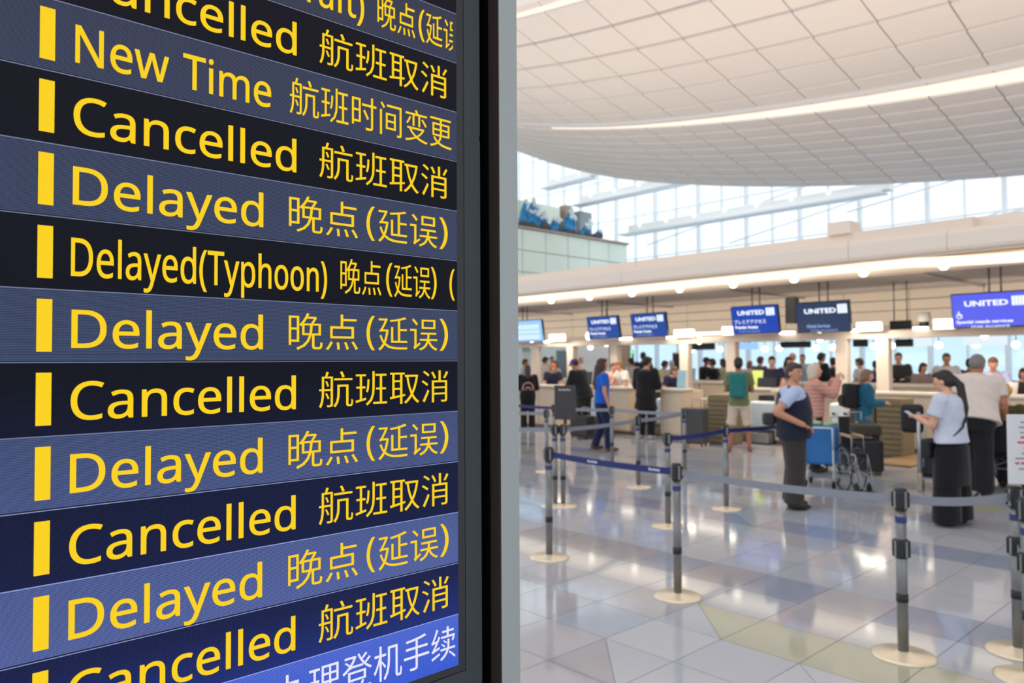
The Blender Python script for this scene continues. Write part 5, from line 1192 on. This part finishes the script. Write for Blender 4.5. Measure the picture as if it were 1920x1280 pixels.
for px, Y, tp, hd, hr, tcol, sl, ar, ln, lab, sk in crowd:
    x, y = col_y(px, Y); H = top_z(px, tp, x, y)
    up = 1 / (.53 + .47 * math.cos(ln))
    far = Y > 16.5
    person(lab, x, y, max(1.4, min(1.95, H * up)), hd, sk, 1.05, ln, 0, (0, -6), ar, 'stand', .02 if far else .014, hr, (tcol, sl, .024 if sl == 'short' else .036, .86), ((44, 44, 52), 'trousers'), (30, 30, 32))

# ================================================================== WHEELCHAIRS, CARTS, LUGGAGE
steel = mat('tube_steel', (170, 172, 176), rough=.3, metal=.7); tyre = mat('tyre_black', (24, 24, 26), rough=.8); pad = mat('armrest_tan', (196, 160, 120), rough=.6); fabb = mat('seat_black', (28, 28, 32), rough=.85)
def wheelchair(label, x, y, rz, fold=1.0):
    t = thing('wheelchair', label, 'wheelchair', (x, y, 0), rz)
    for s in (-1, 1):
        X = s*.29
        b = NB(); torus(b, (X, 0, .30), (1, 0, 0), .285, .014, 32, 8); w = obj('rear_wheel', b, tyre, t)
        b = NB(); torus(b, (X + s*.03, 0, .30), (1, 0, 0), .25, .008, 28, 6); obj('hand_rim', b, steel, w)
        b = NB()
        for q in range(12): a = q*PI/6; tube(b, (X, 0, .30), (X, math.cos(a)*.275, .30 + math.sin(a)*.275), .003, seg=4)
        tube(b, (X - .03, 0, .30), (X + .03, 0, .30), .03, seg=10); obj('spokes', b, steel, w)
        b = NB(); torus(b, (s*.24, .40, .09), (1, 0, 0), .075, .014, 18, 6); tube(b, (s*.24 - .015, .40, .09), (s*.24 + .015, .40, .09), .06, seg=12); obj('front_wheel', b, tyre, t)
        b = NB(); bevel_box(b, (s*.25 - .03, -.12, .70), (s*.25 + .03, .24, .73), .01); obj('armrest', b, pad, t)
        b = NB(); bevel_box(b, (s*.12 - .08, .52, .09), (s*.12 + .08, .68, .105), .004, 1); obj('footplate', b, tyre, t)
    b = NB()
    for s in (-1, 1):
        X = s*.24
        path(b, [(X, -.20, .95), (X, -.16, .48), (X, -.14, .28)], .011); path(b, [(X, -.30, .95), (X, -.20, .95)], .011); path(b, [(X, -.16, .48), (X, .36, .50), (X, .42, .40), (s*.20, .58, .12)], .011); path(b, [(X, -.14, .28), (X, .36, .26), (X, .40, .12)], .011)
        path(b, [(X, -.12, .50), (X, -.12, .70), (X, .24, .70), (X, .26, .50)], .010); tube(b, (X, .36, .50), (X, .36, .26), .011)
    tube(b, (-.24, 0, .30), (.24, 0, .30), .012); tube(b, (-.22, .1, .28), (.22, .1, .48), .010); tube(b, (.22, .12, .28), (-.22, .12, .48), .010)
    obj('frame', b, steel, t)
    b = NB()
    for s in (-1, 1): tube(b, (s*.24, -.30, .95), (s*.24, -.40, .95), .016, seg=8)
    obj('push_handle', b, tyre, t)
    b = NB(); bevel_box(b, (-.22, -.14, .485), (.22, .34, .52), .012); obj('seat', b, fabb, t)
    b = NB(); bevel_box(b, (-.23, -.20, .52), (.23, -.17, .93), .012, 2, ); obj('backrest', b, fabb, t)
    t.scale = (fold, 1, 1); return t
p = on_floor(1595, 922)
a0 = math.atan2(p.y, p.x) - PI/2
wheelchair('folded empty wheelchair with tan armrests beside the blue bag', p.x, p.y, a0 - math.radians(160), .3)
wheelchair('wheelchair carrying the person with curly blond hair', x2 if False else sit.location.x, sit.location.y, sit.rotation_euler.z)
# blue shopping bag on a folding trolley
p = on_floor(1541, 912); 
t = thing('shopping_trolley', 'folding trolley with a large blue fabric bag, beside the man in the vest', 'trolley', (p.x, p.y, 0), a0 - math.radians(188))
blf = mat('bag_blue', (44, 112, 180), rough=.75, noise_amt=.12, noise_scale=10, bump=.5, bump_scale=12)
b = NB(); bevel_box(b, (-.20, -.12, .30), (.20, .14, .80), .035, 3)
for v in b.verts: v.co.x *= 1 + .12 * (v.co.z - .3); v.co.y *= 1 + .1*math.sin(v.co.z*14)
obj('fabric_bag', b, blf, t)
b = NB()
for s in (-1, 1):
    path(b, [(s*.17, .14, .04), (s*.17, .17, .5), (s*.17, .20, .78)], .010); tube(b, (s*.17, -.20, .06), (s*.17, .16, .34), .010); tube(b, (s*.17, .16, .06), (s*.17, -.16, .34), .010); tube(b, (s*.17, -.16, .30), (s*.17, .17, .30), .010)
tube(b, (-.17, .20, .78), (.17, .20, .78), .012); tube(b, (-.17, -.20, .06), (.17, -.20, .06), .010); obj('folding_frame', b, mat('frame_white', (214, 214, 212), rough=.4), t)
for sx_ in (-1, 1):
    for sy_ in (-.2, .16):
        b = NB(); torus(b, (sx_*.17, sy_, .055), (1, 0, 0), .035, .018, 16, 8); tube(b, (sx_*.17 - .01, sy_, .055), (sx_*.17 + .01, sy_, .055), .03, seg=10); obj('caster', b, tyre, t)
b = NB(); random.seed(4)
for i in range(9): ell(b, (random.uniform(-.15, .15), random.uniform(-.08, .1), .80 + random.uniform(0, .035)), (.06, .05, .03), seg=8, rings=5)
o = obj('folded_scarf', b, mat('scarf_mint', (150, 190, 150), rough=.9)); o.location = t.location; o.rotation_euler = t.rotation_euler; tag(o, 'mint and green cloth lying in the top of the blue bag', 'cloth')
# suitcases
def suitcase(label, x, y, rz, w, d, h, c, z=0.0, lay=False):
    t = thing('suitcase', label, 'suitcase', (x, y, z), rz); m_ = mat('case_%d_%d_%d' % c, c, rough=.45, noise_amt=.1, noise_scale=8)
    b = NB(); bevel_box(b, (-w/2, -d/2, .05), (w/2, d/2, h), .035, 3); sh = obj('shell', b, m_, t)
    for i in range(5): b = NB(); bevel_box(b, (-w/2 + .03 + i*(w-.08)/5, -d/2 - .006, .10), (-w/2 + .03 + (i+.55)*(w-.08)/5, -d/2 + .01, h - .05), .003, 1); obj('rib', b, m_, sh)
    b = NB(); path(b, [(-.09, d/2 - .04, h - .02), (-.09, d/2 - .04, h + .16), (.09, d/2 - .04, h + .16), (.09, d/2 - .04, h - .02)], .009); obj('pull_handle', b, steel, t)
    for sx_ in (-1, 1):
        for sy_ in (-1, 1):
            b = NB(); torus(b, (sx_*(w/2 - .05), sy_*(d/2 - .04), .03), (1, 0, 0), .02, .010, 12, 6); obj('wheel', b, tyre, t)
    return t
p = on_floor(1303, 836); suitcase('dark grey ribbed suitcase right of the bending clerk', p.x, p.y, .2, .46, .30, .74, (70, 68, 70))
p = on_floor(1598, 886); suitcase('large black suitcase behind the empty wheelchair', p.x + .1, p.y, .5, .62, .36, .50, (30, 29, 30)); suitcase('olive black duffel case lying on the large black suitcase', p.x + .08, p.y, .62, .60, .34, .22, (62, 56, 44), z=.50)
q = on_floor(1572, 884); suitcase('dark teal soft case on the floor behind the blue bag', q.x - .12, q.y + .25, .4, .40, .30, .62, (46, 62, 74))
p = on_floor(1092, 822); suitcase('black suitcase standing behind the black lane sign', p.x, p.y, .1, .46, .3, .5, (34, 34, 36)); p = on_floor(1120, 818); suitcase('olive black suitcase in front of the narrow desk', p.x, p.y, -.1, .42, .3, .44, (44, 42, 36))
p = on_floor(1840, 905); suitcase('black bag with lime straps under the wheelchair handles', p.x + .35, p.y + .25, .3, .5, .3, .55, (30, 30, 30))
b = NB(); 
for zz in (.35, .46): box(b, (-.26, -.17, zz), (.26, -.155, zz + .03))
o = obj('luggage_strap', b, mat('strap_lime', (170, 190, 70)), loc=(p.x + .35, p.y + .25, 0)); o.rotation_euler = (0, 0, .3); tag(o, 'lime luggage straps around the black bag by the wheelchair', 'strap')
# baggage cart with the tall grey column
p = on_floor(1725, 922); ac = math.atan2(p.y, p.x) - PI/2
t = thing('baggage_cart', 'grey baggage cart with a tall post, left of the woman with the phone', 'cart', (p.x, p.y, 0), ac)
zt = top_z(1725, 772, p.x, p.y)
b = NB(); tube(b, (0, 0, .16), (0, 0, zt), .022, seg=12); tube(b, (-.10, .02, zt - .06), (.14, .02, zt - .03), .015, seg=8); tube(b, (.07, .06, zt - .1), (.04, .06, .3), .013, seg=8); obj('column', b, steel, t)
b = NB(); lathe(b, [(0, .0), (.022, .0), (.03, .04), (.022, .08), (.034, .12), (.03, .2), (.024, .24), (0, .24)], seg=14); obj('foot_knob', b, mat('knob_taupe', (170, 156, 144), rough=.5), t)
b = NB(); box(b, (-.02, .05, .14), (.5, .9, .17)); tube(b, (-.02, .05, .16), (-.02, .9, .16), .014, seg=8); obj('platform', b, steel, t)
for s, yy in ((.04, .85), (.46, .85), (.46, .1)):
    b = NB(); torus(b, (s, yy, .06), (1, 0, 0), .045, .016, 16, 8); tube(b, (s - .01, yy, .06), (s + .01, yy, .06), .04, seg=10); tube(b, (s, yy, .08), (s, yy, .14), .012, seg=6); obj('caster', b, tyre, t)
b = NB(); bevel_box(b, (-.20, .10, .72), (.06, .32, 1.08), .05, 3); o = obj('black_holdall', b, mat('bag_black', (20, 20, 22), rough=.6)); o.location = t.location; o.rotation_euler = t.rotation_euler; tag(o, 'black holdall hanging on the tall cart post', 'bag')
b = NB(); bevel_box(b, (.02, .2, .17), (.44, .7, .62), .04, 3); o = obj('black_case', b, mat('case_30_29_30', (30, 29, 30))); o.location = t.location; o.rotation_euler = t.rotation_euler; tag(o, 'black case standing on the baggage cart platform', 'case')

# ================================================================== bake the remeshed bodies to plain meshes
bpy.context.view_layer.update()
dg = bpy.context.evaluated_depsgraph_get()
for o in PENDING:
    me = bpy.data.meshes.new_from_object(o.evaluated_get(dg)); mats = [s.material for s in o.material_slots]
    if not me.materials:
        for m_ in mats: me.materials.append(m_)
    me.polygons.foreach_set('use_smooth', [True] * len(me.polygons))
    o['_n'] = 0; del o['_n']
    old = o.data; o.modifiers.clear(); o.data = me; bpy.data.meshes.remove(old)
for o in bpy.data.objects:
    if '_k' in o: del o['_k']
